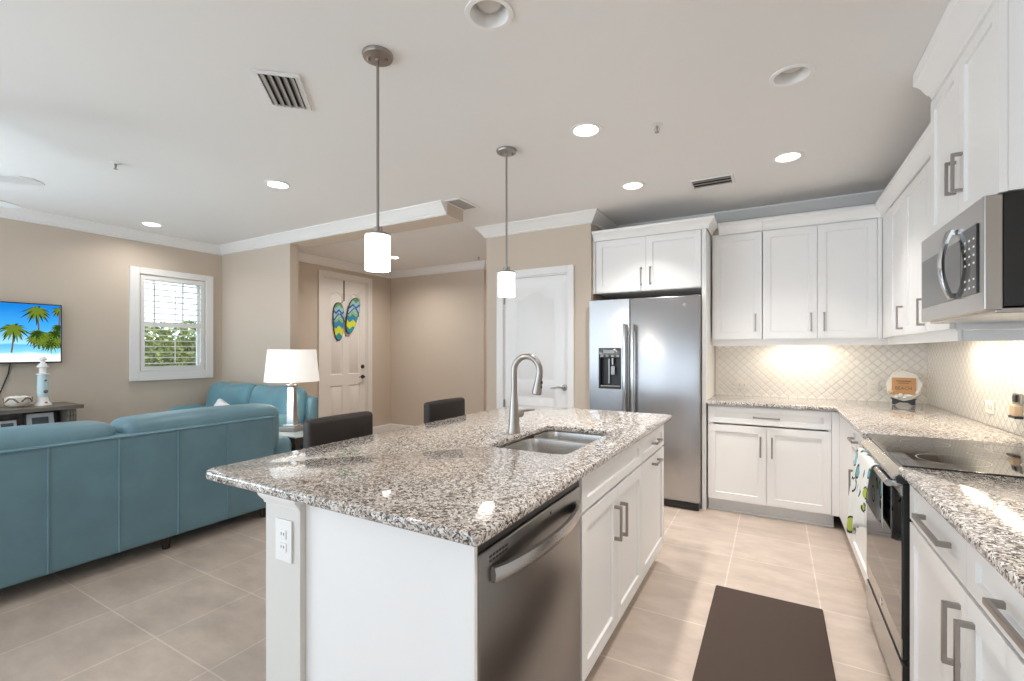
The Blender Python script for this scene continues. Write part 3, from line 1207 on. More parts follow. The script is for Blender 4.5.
# ---- right run, near side
c = thing('base_cabinet', 'large white base cabinet nearest on the right with two drawers over two doors', 'cabinet', (.7, 1.56, 0))
carcass(FR, .99, 2.118, .105, .882, .625, c, toe=True)
for a, b_ in ((1.556, 2.116), (.992, 1.556)):
    d = shaker(FR, a, b_, .735, .872, c, 'drawer', stile=.055)
    pull(FR, 1.798 if a > 1.2 else 1.216, .800, .255, False, d, t=.014, proj=.033)
d = shaker(FR, 1.556, 2.116, .108, .725, c)
pull(FR, 1.605, .595, .16, True, d, t=.014, proj=.036)
d = shaker(FR, .992, 1.556, .108, .725, c)
pull(FR, 1.507, .595, .16, True, d, t=.014, proj=.036)

# ---- worktops
tp = slab('countertop', [[(-.497, 4.128), (.384, 4.128), (.384, 2.893), (XR - .009, 2.893), (XR - .009, YB - .009), (-.497, YB - .009)]], .884, .914, .008, 'granite')
tag(tp, 'L-shaped speckled granite countertop wrapping the back corner up to the range', 'countertop')
tp = slab('countertop', [rrect(.384, XR - .009, .98, 2.128, [.004, .012, .004, .004])], .884, .914, .008, 'granite')
tag(tp, 'speckled granite countertop on the near right with bright light reflections', 'countertop')

# ---- refrigerator surround
c = thing('wall_cabinet', 'short white two-door cabinet above the stainless refrigerator', 'cabinet', (-1.0, 4.4, 1.86))
FF = fr_back(4.158)
carcass(FF, -1.462, -.535, 1.862, 2.35, .61, c)
d = shaker(FF, -1.455, -.995, 1.866, 2.345, c)
pull(FF, -1.035, 1.99, .155, True, d)
d = shaker(FF, -.995, -.538, 1.866, 2.345, c)
pull(FF, -.955, 1.99, .155, True, d)
CC = [(0, 0), (.010, 0), (.014, .022), (.020, .030), (.034, .048), (.048, .058), (.056, .064), (.056, .085), (0, .085)]
MB().sweep([(-1.478, 4.158), (-.488, 4.158), (-.488, 4.44)], CC, 2.348, side=-1).build('crown', 'cabinet_white', c, smooth=30)
MB().box(-1.488, -1.463, 4.16, 4.18, 1.862, 2.35).build('filler_panel', 'cabinet_white', c)
tag(MB().box(-.532, -.499, 4.160, YB - .002, 0, 2.347, .001).build('refrigerator_surround', 'cabinet_white'), 'tall white end panel between refrigerator and base cabinet', 'panel')

# ---- wall cabinets on the back wall
FU = fr_back(4.448)
ZD0, ZD1 = 1.428, 2.336


def rail(c, fn, u0, u1, inset=.03):
    MB(fn).box(u0, u1, -.020 - inset, -.004 - inset, 1.372, ZD0 - .003, .002).build('light_rail', 'cabinet_white', c)


c = thing('wall_cabinet', 'single-door white wall cabinet on the back wall beside the fridge surround', 'cabinet', (-.28, 4.6, ZD0))
carcass(FU, -.486, -.095, ZD0 - .004, 2.352, .34, c)
d = shaker(FU, -.472, -.095, ZD0, ZD1, c)
pull(FU, -.143, 1.567, .15, True, d)
rail(c, FU, -.486, -.093)
CU = [(0, 0), (.010, 0), (.014, .024), (.020, .032), (.034, .052), (.048, .062), (.056, .068), (.056, .090), (0, .090)]
MB().sweep([(-.430, 4.448), (-.093, 4.448)], CU, 2.342, side=-1).build('crown', 'cabinet_white', c, smooth=30)
c = thing('wall_cabinet', 'two-door white wall cabinet centred over the back counter', 'cabinet', (.3, 4.6, ZD0))
carcass(FU, -.091, .70, ZD0 - .004, 2.352, .34, c)
d = shaker(FU, -.089, .297, ZD0, ZD1, c)
pull(FU, .254, 1.56, .15, True, d)
d = shaker(FU, .297, .680, ZD0, ZD1, c)
pull(FU, .341, 1.56, .15, True, d)
rail(c, FU, -.093, .76)
MB().sweep([(-.091, 4.448), (.71, 4.448), (.71, 4.19)], CU, 2.342, side=-1).build('crown', 'cabinet_white', c, smooth=30)
MB().box(.681, .708, 4.450, 4.468, ZD0 - .003, 2.342).build('filler_panel', 'cabinet_white', c)
# ---- wall cabinets on the right wall
FW = fr_right(.71)
c = thing('wall_cabinet', 'two-door white wall cabinet in the right corner beside the microwave', 'cabinet', (.88, 3.6, ZD0))
carcass(FW, 2.89, 4.44, ZD0 - .004, 2.352, .335, c)
MB(FW).box(4.185, 4.447, -.020, -.001, ZD0 - .003, 2.342).build('filler_panel', 'cabinet_white', c)
d = shaker(FW, 3.755, 4.183, ZD0, ZD1, c)
pull(FW, 3.81, 1.54, .15, True, d)
d = shaker(FW, 3.265, 3.755, ZD0, ZD1, c)
pull(FW, 3.315, 1.54, .15, True, d)
shaker(FW, 2.892, 3.265, ZD0, ZD1, c, flat=True)
rail(c, FW, 2.885, 4.40, .022)
MB().box(.752, XR - .009, 2.890, 2.908, 1.372, ZD0 - .006).build('light_rail', 'cabinet_white', c)
MB().sweep([(.71, 4.188), (.71, 2.89)], CU, 2.342, side=-1).build('crown', 'cabinet_white', c, smooth=30)

# ---- taller cabinet over the microwave
FH = fr_right(.64)
c = thing('wall_cabinet', 'taller white two-door cabinet above the microwave reaching the ceiling', 'cabinet', (.85, 2.495, 1.85))
carcass(FH, 2.110, 2.880, 1.850, 2.520, .405, c)
d = shaker(FH, 2.495, 2.882, 1.846, 2.500, c)
pull(FH, 2.53, 2.03, .135, True, d, t=.014)
d = shaker(FH, 2.108, 2.495, 1.846, 2.500, c)
pull(FH, 2.455, 2.03, .155, True, d, t=.014)
CH = [(0, 0), (.012, 0), (.016, .014), (.030, .024), (.036, .034), (.050, .056), (.066, .070), (.078, .078), (.078, .118), (-.05, .118), (-.05, .03), (0, .03)]
CH = [(0, 0), (.012, 0), (.016, .014), (.030, .024), (.036, .034), (.050, .056), (.066, .070), (.078, .078), (.078, .132), (0, .132)]
MB().sweep([(.64, 2.815), (.64, 2.108), (XR - .002, 2.108)], CH, 2.486, side=-1).build('crown', 'cabinet_white', c, smooth=30)
MB().box(.70, .716, 2.098, 2.108, 1.852, 2.49, .002).build('side_batten', 'cabinet_white', c)

# ------------------------------------------------------------------ island
struct(MB().box(-1.415, -1.246, .900, 3.06, 0, .882).build('wall_island', 'post_paint'), 'short drywall end wall carrying the island overhang')
TB = [(0, 0), (.004, 0), (.006, .008), (.012, .016), (.017, .024), (.018, .030), (.018, .038), (0, .038)]
struct(MB().sweep([(-1.415, 3.06), (-1.415, .900), (-1.246, .900)], TB, .845, side=-1).build('trim_3', 'trim_white', smooth=30), 'white bed moulding under the island counter')
FI = fr_island(-.61)
tag(MB().box(-1.2455, -.648, .920, .936, 0, .8835).box(-.650, -.612, .900, .9125, 0, .8835).build('island_panel', 'cabinet_white'), 'wide white end panel of the island facing the camera', 'panel')
c = thing('base_cabinet', 'white sink base cabinet in the island with a false drawer front over two doors', 'cabinet', (-.9, 2.03, 0))
carcass(FI, 1.588, 2.463, .105, .882, .60, c, toe=True, open_top=True)
shaker(FI, 1.590, 2.462, .735, .872, c, 'false_drawer_front', stile=.055)
d = shaker(FI, 1.590, 2.026, .108, .725, c)
pull(FI, 1.985, .575, .15, True, d, t=.014)
d = shaker(FI, 2.026, 2.462, .108, .725, c)
pull(FI, 2.075, .565, .15, True, d, t=.014)
c = thing('base_cabinet', 'narrow white island cabinet at the far end with a drawer over one door', 'cabinet', (-.9, 2.74, 0))
carcass(FI, 2.465, 3.02, .105, .882, .60, c, toe=True)
d = shaker(FI, 2.466, 3.018, .735, .872, c, 'drawer', stile=.055)
pull(FI, 2.76, .800, .15, False, d)
d = shaker(FI, 2.466, 3.018, .108, .725, c)
pull(FI, 2.76, .682, .15, False, d)
SX0, SX1, SY0, SY1 = -1.10, -.725, 1.700, 2.345
tp = slab('countertop', [rrect(-1.737, -.578, .862, 3.122, [.02, .03, .055, .012]), rrect(SX0, SX1, SY0, SY1, .05)], .884, .914, .008, 'granite')
tag(tp, 'large speckled granite island countertop with a double sink cut into it', 'countertop')

# ---- sink
sk = thing('sink', 'double-bowl stainless undermount sink in the island countertop', 'sink', ((SX0 + SX1) / 2, 2.02, .68))


def bowl(x0, x1, y0, y1, ztop, depth):
    b = MB()
    rings = []
    for ins, dz in ((0, 0), (.004, -.03), (.010, -depth * .8), (.022, -depth * .94), (.05, -depth), (.10, -depth - .002)):
        rings.append([b.v(x, y, ztop + dz) for x, y in rrect(x0 + ins, x1 - ins, y0 + ins, y1 - ins, max(.012, .055 - ins * .3), 6)])
    rings.insert(0, [b.v(x, y, ztop) for x, y in rrect(x0 - .012, x1 + .012, y0 - .012, y1 + .012, .06, 6)])
    n = len(rings[0])
    for A, B in zip(rings, rings[1:]):
        for i in range(n):
            b.bm.faces.new([A[i], A[(i + 1) % n], B[(i + 1) % n], B[i]])
    b.bm.faces.new(rings[-1])
    # outer skin so the bowl has thickness
    out = [[b.v(x, y, z) for x, y in rrect(x0 - q, x1 + q, y0 - q, y1 + q, .06, 6)] for q, z in ((.012, ztop), (.004, ztop - .004), (.0, ztop - depth * .85), (-.03, ztop - depth - .006))]
    for A, B in zip(out, out[1:]):
        for i in range(n):
            b.bm.faces.new([A[i], A[(i + 1) % n], B[(i + 1) % n], B[i]])
    b.bm.faces.new(out[-1])
    return b


for i, (a, b_) in enumerate(((1.712, 2.095), (2.125, 2.333))):
    o = bowl(SX0 + .012, SX1 - .012, a, b_, .8825, .19 if i == 0 else .17).build('bowl', 'sink_steel', sk, smooth=50, recalc=True)
    MB().lathe([(.042, 0), (.042, .004), (.030, .002), (.012, .001)], ((SX0 + SX1) / 2, (a + b_) / 2, .8825 - (.19 if i == 0 else .17)), 20).build('drain', 'chrome', o)

# ---- faucet
fc = thing('faucet', 'brushed nickel gooseneck pull-down faucet behind the island sink', 'faucet', (-1.140, 2.030, .914))
fx, fy = -1.140, 2.030
MB().lathe([(.033, .0005), (.033, .006), (.030, .014), (.027, .05), (.023, .11), (.018, .17), (.0165, .20)], (fx, fy, .914), 24).build('base', 'nickel', fc, smooth=40)
pts = [(fx, fy, 1.10), (fx, fy, 1.19)]
R_ = .072
for i in range(0, 13):
    a = math.pi - (math.pi * 1.10) * i / 12
    pts.append((fx + R_ + R_ * math.cos(a), fy, 1.225 + .075 * math.sin(a)))
MB().tube(pts, .0155, 16).build('spout', 'nickel', fc, smooth=40)
e0 = Vector(pts[-1])
dr = (e0 - Vector(pts[-2])).normalized()
hd_ = MB().tube([e0 - dr * .004, e0 + dr * .02, e0 + dr * .06, e0 + dr * .085, e0 + dr * .09], [.0165, .0175, .022, .0245, .021], 16).build('spray_head', 'nickel', fc, smooth=40)
sd = Vector((1, 0, .2)).normalized()
for q in (.03, .052):
    cc = e0 + dr * q + Vector((.0195, 0, 0))
    MB().soft(cc.x - .004, cc.x + .003, cc.y - .006, cc.y + .006, cc.z - .008, cc.z + .008, .003, k=2, n=2).build('button', 'black_plastic', hd_, smooth=40)
hub = MB().tube([(fx, fy + .015, 1.005), (fx, fy + .066, 1.007)], [.020, .022], 16).build('handle_hub', 'nickel', fc, smooth=40)
lv = MB()
lp = []
for i in range(13):
    t = i / 12
    a = 2 * math.pi * t
    lp.append((fx + .014 * math.sin(a) * 1.0, fy + .150 - .068 * math.cos(a), 1.012 + .004 * math.cos(a)))
lv.tube([(fx, fy + .062, 1.008)] + [(fx, fy + .084, 1.012)], .007, 8)
lv.tube(lp, .005, 8, cap=False)
lv.build('lever', 'nickel', fc, smooth=40)

# ---- dishwasher
dw = thing('dishwasher', 'stainless dishwasher built into the island with a bowed bar handle', 'dishwasher', (-.9, 1.26, 0))
MB(FI).box(.940, 1.580, -.575, -.040, .11, .858).build('tub', 'dark_gap', dw)
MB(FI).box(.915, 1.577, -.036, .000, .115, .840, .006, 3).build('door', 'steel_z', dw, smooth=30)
dd = dw.children[-1]
MB(FI).box(.915, 1.577, -.036, -.006, .842, .876, .002).build('gap_strip', 'black_plastic', dw)  # black strip filling the gap between door and counter
MB(FI).box(.940, 1.583, -.09, -.075, .0, .108).build('toe_kick', 'black_plastic', dw)
hb = MB(FI)
pp = []
for i in range(15):
    t = i / 14
    pp.append((.965 + .575 * t, .008 + .042 * math.sin(math.pi * t) ** .7, .776))
rows = []
for u, n, z in pp:
    rows.append([hb.v(u, n - .004, z - .020), hb.v(u, n + .006, z - .018), hb.v(u, n + .010, z), hb.v(u, n + .006, z + .018), hb.v(u, n - .004, z + .020), hb.v(u, n - .008, z)])
for A, B in zip(rows, rows[1:]):
    for i in range(6):
        hb.bm.faces.new([A[i], A[(i + 1) % 6], B[(i + 1) % 6], B[i]])
hb.bm.faces.new(rows[0])
hb.bm.faces.new(rows[-1])
hb.build('handle', 'steel_y', dd, smooth=50)
vt = MB(FI)
for zz in (.820, .809):
    for i in range(6):
        vt.box(.962 + i * .0155, .962 + i * .0155 + .011, -.0005, .0008, zz - .003, zz + .003)
vt.build('vent_slots', 'black_plastic', dd)
MB(FI).lathe([(.007, -.0005), (.007, .0008)], (1.32, 0, .822), 16, axis='y').build('emblem', 'chrome', dd)

# ---- outlet on the island post
def outlet(fn, u, z, label, horizontal=False, material='plastic_white', n0=0.0005, group=None, slots=True, k_=1.0):
    o = thing('outlet', label, 'outlet', fn(u, n0, z), group)
    hw_, hh = (.057, .035) if horizontal else (.035 * k_, .0575 * k_)
    MB(fn).box(u - hw_, u + hw_, n0, n0 + .006, z - hh, z + hh, .002).build('cover_plate', material, o)
    for k in (-1, 1):
        b = MB(fn)
        if horizontal:
            b.box(u + k * .020 - .014, u + k * .020 + .014, n0 + .0055, n0 + .0085, z - .0165, z + .0165, .002)
        else:
            b.box(u - .0165, u + .0165, n0 + .0055, n0 + .0085, z + k * .020 - .014, z + k * .020 + .014, .002)
        r = b.build('receptacle', material, o)
        for q in (-.006, .006):
            b = MB(fn)
            if horizontal:
                b.box(u + k * .020 - .004, u + k * .020 + .004, n0 + .008, n0 + .009, z + q - .0012, z + q + .0012)
            else:
                b.box(u + q - .0012, u + q + .0012, n0 + .008, n0 + .009, z + k * .020 - .002, z + k * .020 + .006)
            b.build('slot', 'black_plastic', r)
    return o


outlet(fr_back(.900), -1.318, .742, 'white double outlet on the end post of the island', k_=1.12)
outlet(fr_back(YB - .008), -.265, 1.012, 'white outlet on the back tile wall near the refrigerator', True, 'plate_ivory')
outlet(fr_back(YB - .008), .70, 1.03, 'white outlet on the back tile wall beside the beach plaque', False, 'plate_ivory')
outlet(fr_right(XR - .008), 3.545, 1.015, 'white outlet on the right tile wall behind the cooktop corner', True, 'plate_ivory')
o = thing('plug_in_device', 'small tan plug-in device with a steel clip at the right edge of the tile wall', 'device', (XR - .008, 3.20, 1.0))
FT = fr_right(XR - .008)
MB(FT).box(3.155, 3.245, .0005, .012, 1.062, 1.118, .003).build('bracket', 'nickel', o)
MB(FT).box(3.185, 3.222, .012, .020, 1.075, 1.110, .003).build('cap', 'black_plastic', o)
MB(FT).box(3.160, 3.225, .0005, .030, 1.008, 1.061, .005).build('body', 'tan_plastic', o)
MB(FT).box(3.155, 3.228, .0005, .032, .996, 1.008, .002).build('base', 'black_plastic', o)

# ------------------------------------------------------------------ refrigerator
fg = thing('refrigerator', 'stainless side-by-side refrigerator with ice and water dispenser', 'refrigerator', (-1.01, 4.4, 0))
FG = fr_back(4.07)
MB(FG).box(-1.480, -.542, -.690, -.062, .03, 1.765, .004).build('body', 'vent_grey', fg)
MB(FG).box(-1.478, -.544, -.066, -.010, .012, .062).build('base_grille', 'black_plastic', fg)
dl = MB(FG)
U0, U1, Z0, Z1 = -1.487, -1.119, .068, 1.787
q0, q1, r0, r1 = -1.398, -1.190, .985, 1.350
for a, b_, c_, d_ in ((U0, q0, Z0, Z1), (q1, U1, Z0, Z1), (q0, q1, Z0, r0), (q0, q1, r1, Z1)):
    dl.box(a, b_, -.058, 0, c_, d_)
bmesh.ops.remove_doubles(dl.bm, verts=dl.bm.verts, dist=1e-5)
fd = dl.build('freezer_door', 'steel_x', fg)
rd = MB(FG).box(-1.112, -.537, -.058, 0, .068, 1.787, .006, 3).build('refrigerator_door', 'steel_x', fg, smooth=30)
# dispenser (sub-parts of the freezer door)
ds = MB(FG)
ds.box(q0, q1, -.056, -.052, r0, r1)
ds.box(q0, q0 + .012, -.052, .002, r0, r1).box(q1 - .012, q1, -.052, .002, r0, r1).box(q0 + .012, q1 - .012, -.052, .002, r0, r0 + .020)
ds.build('dispenser_recess', 'black_plastic', fd)
MB(FG).box(q0 + .002, q1 - .002, -.050, .010, 1.262, r1 + .004, .008, 3).build('dispenser_panel', 'mw_glass', fd, smooth=40)
MB(FG).box(q0 + .045, q1 - .060, .010, .0115, 1.305, 1.335).build('dispenser_display', mat('display_grey', (.30, .32, .33), .3), fd)
for i in range(4):
    MB(FG).box(q0 + .020 + i * .048, q0 + .046 + i * .048, .010, .0115, 1.272, 1.290).build('dispenser_button', 'vent_grey', fd)
pd_ = MB(FG)
pd_.box(-1.318, -1.306, -.045, -.030, 1.03, 1.255).box(-1.295, -1.255, -.035, -.022, 1.11, 1.19, .004).tube([(-1.275, -.03, 1.262), (-1.275, -.028, 1.20)], .014, 12)
pd_.build('dispenser_paddle', 'steel_z', fd)
MB(FG).box(q0 + .012, q1 - .012, -.052, .000, r0 + .020, r0 + .026).build('drip_tray', 'vent_grey', fd)
fm = MB(FG)
for a, b_, c_, d_ in ((q0 - .010, q0, r0 - .010, r1 + .010), (q1, q1 + .010, r0 - .010, r1 + .010), (q0, q1, r0 - .010, r0), (q0, q1, r1, r1 + .010)):
    fm.box(a, b_, .0002, .006, c_, d_)
fm.build('dispenser_trim', 'steel_x', fd)
for u, par in ((-1.150, fd), (-1.080, rd)):
    h = MB(FG)
    for z in (.66, 1.53):
        h.box(u - .012, u + .012, .0, .045, z - .03, z + .03, .004)
    h.box(u - .014, u + .014, .040, .060, .60, 1.565, .006, 3)
    h.build('handle', 'handle_steel', par, smooth=40)
em = MB(FG)
em.lathe([(.017, 0), (.017, .002), (.014, .0024), (.013, .0015), (.0, .0018)], (-.655, 0, 1.712), 24, axis='y')
em.build('emblem', 'nickel', rd, smooth=30)
for u in (-1.46, -.57):
    MB(FG).box(u - .02, u + .02, -.09, -.03, 0.0, .03).build('foot', 'black_plastic', fg)
for u in (-1.44, -.58):
    MB(FG).box(u - .03, u + .03, -.10, -.02, 1.766, 1.795, .004).build('hinge_cover', 'black_plastic', fg)

# ------------------------------------------------------------------ range
rg = thing('range', 'stainless slide-in electric range with black glass cooktop and a towel on its handle', 'range', (.7, 2.51, 0))
RY0, RY1 = 2.136, 2.884
FRG = fr_right(.400)
MB().box(.425, 1.02, RY0 + .002, RY1 - .002, .03, .895).build('body', 'black_plastic', rg)
slab('cooktop', [rrect(.398, 1.036, RY0, RY1, .006)], .8975, .9165, .003, 'black_glass', rg)
ck = rg.children[-1]
br_ = MB()
for x, y, r in ((.58, 2.33, .105), (.58, 2.70, .085), (.85, 2.33, .085), (.85, 2.70, .105), (.73, 2.51, .06)):
    br_.lathe([(r, 0), (r, .0003), (r - .003, .0003), (r - .003, 0)], (x, y, .9167), 32, close=True)
br_.build('burner_ring', 'vent_grey', ck)
cp = MB()
cp.prism([(.4042, .8960), (.3785, .870), (.382, .850), (.424, .850), (.424, .896)], RY0, RY1, 'xz')
cp.build('control_panel', 'black_glass', rg)
st = MB()
st.prism([(.4035, .9010), (.372, .872), (.370, .862), (.374, .862), (.378, .870), (.4040, .8962)], RY0 + .004, RY1 - .004, 'xz')
st.build('front_trim', 'steel_y', rg)
kn = MB()
for i in range(9):
    y = RY0 + .09 + i * .068
    kn.box(.370, .376, y, y + .034, .862, .872)
kn.build('control_marks', 'vent_grey', cp and rg.children[-2])
odo = MB(FRG).box(RY0 + .006, RY1 - .006, -.024, 0, .215, .846, .003).build('oven_door', 'black_plastic', rg)
MB(FRG).box(RY0 + .007, RY1 - .007, .0002, .003, .217, .286, .001).build('lower_trim', 'steel_y', odo)
MB(FRG).box(RY0 + .007, RY1 - .007, .0002, .003, .804, .844, .001).build('upper_trim', 'steel_y', odo)
MB(FRG).box(RY0 + .0065, RY1 - .0065, -.022, .0035, .288, .802, .002).build('door_glass', 'black_glass', odo)
MB(FRG).lathe([(.016, 0), (.016, .002), (.012, .0026), (.0, .0022)], (2.51, .0032, .252), 20, axis='y').build('emblem', 'chrome', odo)
hd2 = MB(FRG)
hd2.tube([(RY0 + .03, .036, .842), (RY1 - .03, .036, .842)], .0125, 14)
for y in (RY0 + .05, RY1 - .05):
    hd2.box(y - .016, y + .016, -.004, .034, .830, .852, .003)
hd2.build('oven_handle', 'steel_y', odo, smooth=40)
dwr = MB(FRG).box(RY0 + .006, RY1 - .006, -.024, 0, .045, .195, .003).build('storage_drawer', 'black_plastic', rg)
MB(FRG).box(RY0 + .007, RY1 - .007, .0002, .003, .047, .193, .001).build('drawer_front', 'steel_y', dwr)
MB(FRG).box(RY0 + .006, RY1 - .006, -.022, -.012, .196, .214).build('drawer_gap', 'black_plastic', rg)
for y in (RY0 + .04, RY1 - .04):
    for x in (.46, .98):
        MB().lathe([(.018, 0), (.018, .03)], (x, y, 0), 12).build('foot', 'black_plastic', rg)

# towel over the oven handle
def towel(name, y0, y1, zf, zb, seed, label, wav):
    rnd = random.Random(seed)
    xh, zh, r = .364, .842, .0165
    path = []
    nF = 14
    for i in range(nF + 1):
        t = i / nF
        path.append((xh - r - .001 - .022 * math.sin(math.pi * min(1, (1 - t) * 1.0) * .6), zf + (zh - zf) * t, 1 - t))
    for i in range(1, 8):
        a = math.pi - math.pi * i / 8
        path.append((xh + r * math.cos(a), zh + r * math.sin(a), 0))
    for i in range(0, 8):
        t = i / 7
        path.append((xh + r + .003, zh + (zb - zh) * t, t * .5))
    ny = 26
    b = MB()
    uvl = b.bm.loops.layers.uv.new('UVMap')
    grid = []
    L_ = [0]
    for p, q in zip(path, path[1:]):
        L_.append(L_[-1] + math.hypot(p[0] - q[0], p[1] - q[1]))
    for j in range(ny + 1):
        s_ = j / ny
        row = []
        for i, (x, z, k) in enumerate(path):
            front = i <= nF
            am = wav * k if front else 0.0
            y = y0 + (y1 - y0) * s_
            squeeze = (1 - .10 * (1 - k)) if front else .92
            y = (y0 + y1) / 2 + (y - (y0 + y1) / 2) * squeeze
            fx_ = am * (math.sin(s_ * 11 + seed) + .5 * math.sin(s_ * 23 + seed * 2))
            zz = z + ((.10 * (1 - s_) ** 1.5 - .05 * s_ - .012 * math.sin(s_ * 7 + seed)) * k if front else 0)
            row.append((b.v(x - abs(fx_) - .001, y, zz), (s_ * (y1 - y0) * 4, L_[i] * 4)))
        grid.append(row)
    for j in range(ny):
        for i in range(len(path) - 1):
            q = [grid[j][i], grid[j + 1][i], grid[j + 1][i + 1], grid[j][i + 1]]
            f_ = b.bm.faces.new([v for v, _ in q])
            for lo, (_, uv) in zip(f_.loops, q):
                lo[uvl].uv = uv
    o = b.build(name, 'towel_print', None, smooth=60, recalc=True)
    md = o.modifiers.new('thickness', 'SOLIDIFY')
    md.thickness = .003
    md.offset = 0
    return tag(o, label, 'towel')


towel('kitchen_towel', 2.38, 2.80, .50, .60, 3, 'white kitchen towel printed with teal and lime circles over the oven handle', .020)

# ------------------------------------------------------------------ microwave
mw = thing('microwave', 'stainless over-the-range microwave with a bowed vertical handle', 'microwave', (.83, 2.5, 1.46))
FM = fr_right(.605)
MY0, MY1 = 2.116, 2.874
MB(FM).box(MY0 + .002, MY1 - .002, -.438, -.048, 1.474, 1.846).build('body', 'black_plastic', mw)
sv = MB()
for i in range(3):
    sv.box(.72 + i * .085, .785 + i * .085, MY0 + .0005, MY0 + .003, 1.66, 1.79, .001).box(.72 + i * .085, .785 + i * .085, MY0 + .0005, MY0 + .003, 1.52, 1.63, .001)
sv.build('side_vent', 'dark_gap', mw)
fm = MB(FM).box(MY0, MY1, -.046, 0, 1.462, 1.844, .004).build('door', 'steel_y', mw)
MB(FM).box(2.325, 2.845, .0005, .004, 1.525, 1.742, .002).build('door_window', 'mw_glass', fm)
MB(FM).box(2.165, 2.320, .0005, .005, 1.525, 1.765, .002).build('control_panel', 'black_glass', fm)
kb = MB(FM)
for i in range(7):
    for j in range(3):
        if i in (2,):
            continue
        kb.box(2.182 + j * .042, 2.196 + j * .042, .0048, .0056, 1.545 + i * .028, 1.552 + i * .028)
kb.build('keypad_marks', 'vent_white', fm)
hm = MB(FM)
rows = []
for i in range(17):
    t = i / 16
    n = .014 + .030 * math.sin(math.pi * t) ** .8
    z = 1.528 + .262 * t
    rows.append([hm.v(2.395 + du, n + dn, z) for du, dn in ((-.020, -.008), (-.022, .002), (0, .010), (.022, .002), (.020, -.008))])
for A, B in zip(rows, rows[1:]):
    for i in range(5):
        hm.bm.faces.new([A[i], A[(i + 1) % 5], B[(i + 1) % 5], B[i]])
hm.bm.faces.new(rows[0])
hm.bm.faces.new(rows[-1])
hm.box(2.383, 2.407, .003, .022, 1.524, 1.548, .003).box(2.383, 2.407, .003, .022, 1.770, 1.794, .003)
hm.build('handle', 'chrome', fm, smooth=50)
MB(FM).lathe([(.015, 0), (.015, .002), (.011, .0026), (.0, .0022)], (2.50, .0005, 1.795), 20, axis='y').build('emblem', 'nickel', fm)
bt = MB(FM)
bt.box(MY0 + .01, MY1 - .01, -.40, -.03, 1.452, 1.470, .003)
bt.build('bottom_grille', 'steel_y', mw)

# ------------------------------------------------------------------ under-cabinet lights
FZ = 1.424
for x0, x1, lab in ((-.02, .42, 'slim lit light bar under the back wall cabinets'),):
    o = thing('under_cabinet_light', lab, 'light', ((x0 + x1) / 2, 4.62, 1.40))
    MB().box(x0, x1, 4.60, 4.645, 1.404, 1.4235, .002).build('housing', 'plastic_white', o)
    MB().box(x0 + .01, x1 - .01, 4.606, 4.639, 1.400, 1.4045).build('diffuser', 'strip_on', o)
area('under_cabinet_glow', (.2, 4.622, 1.398), (0, 0, 0), .42, .03, 1.7, (1.0, .86, .66))
for y0, y1, lab in ((3.02, 3.30, 'slim lit light bar under the right wall cabinet, end next to the microwave'), (3.42, 3.80, 'slim lit light bar under the right wall cabinet, end towards the corner')):
    o = thing('under_cabinet_light', lab, 'light', (.90, (y0 + y1) / 2, 1.40))
    MB().box(.868, .922, y0, y1, 1.404, 1.4235, .002).build('housing', 'plastic_white', o)
    MB().box(.874, .916, y0 + .01, y1 - .01, 1.400, 1.4045).build('diffuser', 'strip_on', o)
    area('under_cabinet_glow', (.895, (y0 + y1) / 2, 1.398), (0, 0, 0), .03, y1 - y0 - .02, 1.5, (1.0, .86, .66))

# ------------------------------------------------------------------ beach plaque on the counter
PX, PY = .858, 4.57
AX = Vector((-.30, -.954, 0)).normalized()       # facing direction
RT = Vector((-AX.y, AX.x, 0))
fp = lambda u, n, z: tuple(Vector((PX, PY, .914)) + RT * (u * .80) + AX * (n * .80) + Vector((0, 0, z * .90)))
pq = thing('beach_plaque', 'round white shell plaque with an orange-brown BEACH board on a black stand', 'plaque', (PX, PY, .914))
tilt = lambda u, n, z: fp(u, n - .10 * (z - .03), z)
bd = MB(tilt)
ring0, ring1, rb = [], [], []
for i in range(40):
    a = 2 * math.pi * i / 40
    r = .134 + .006 * math.sin(a * 9)
    ring0.append(bd.v(r * math.cos(a), -.012, .158 + r * math.sin(a)))
    ring1.append(bd.v((r - .006) * math.cos(a), .004, .158 + (r - .006) * math.sin(a)))
    rb.append(bd.v((r - .035) * math.cos(a), .000, .158 + (r - .035) * math.sin(a)))
for A, B in ((ring0, ring1), (ring1, rb)):
    for i in range(40):
        bd.bm.faces.new([A[i], A[(i + 1) % 40], B[(i + 1) % 40], B[i]])
bd.bm.faces.new(rb)
bd.bm.faces.new(ring0)
bd.build('plate', 'shell_plate', pq, smooth=40)
bo = MB(tilt).box(-.088, .088, .0055, .016, .088, .228, .003).build('board', 'board_orange', pq)
text_mesh('lettering', 'BEACH', .040, lambda x, y, z: tilt(x, .0165 + z, .138 + y), 'ink_dark', bo)
MB(tilt).box(-.055, .055, .016, .0175, .196, .203).box(-.040, .040, .016, .0175, .180, .185).build('lettering_line', 'ink_dark', bo)
sf = MB(tilt)
vs0, vs1 = [], []
for i in range(10):
    a = math.pi / 2 + 2 * math.pi * i / 10
    r = .040 if i % 2 == 0 else .014
    vs0.append(sf.v(-.088 + r * math.cos(a), .010, .105 + r * math.sin(a)))
    vs1.append(sf.v(-.088 + r * .8 * math.cos(a), .022, .105 + r * .8 * math.sin(a)))
cv = sf.v(-.088, .030, .105)
for i in range(10):
    sf.bm.faces.new([vs0[i], vs0[(i + 1) % 10], vs1[(i + 1) % 10], vs1[i]])
    sf.bm.faces.new([vs1[i], vs1[(i + 1) % 10], cv])
sf.bm.faces.new(vs0)
sf.build('starfish', 'starfish_tan', pq, smooth=50)
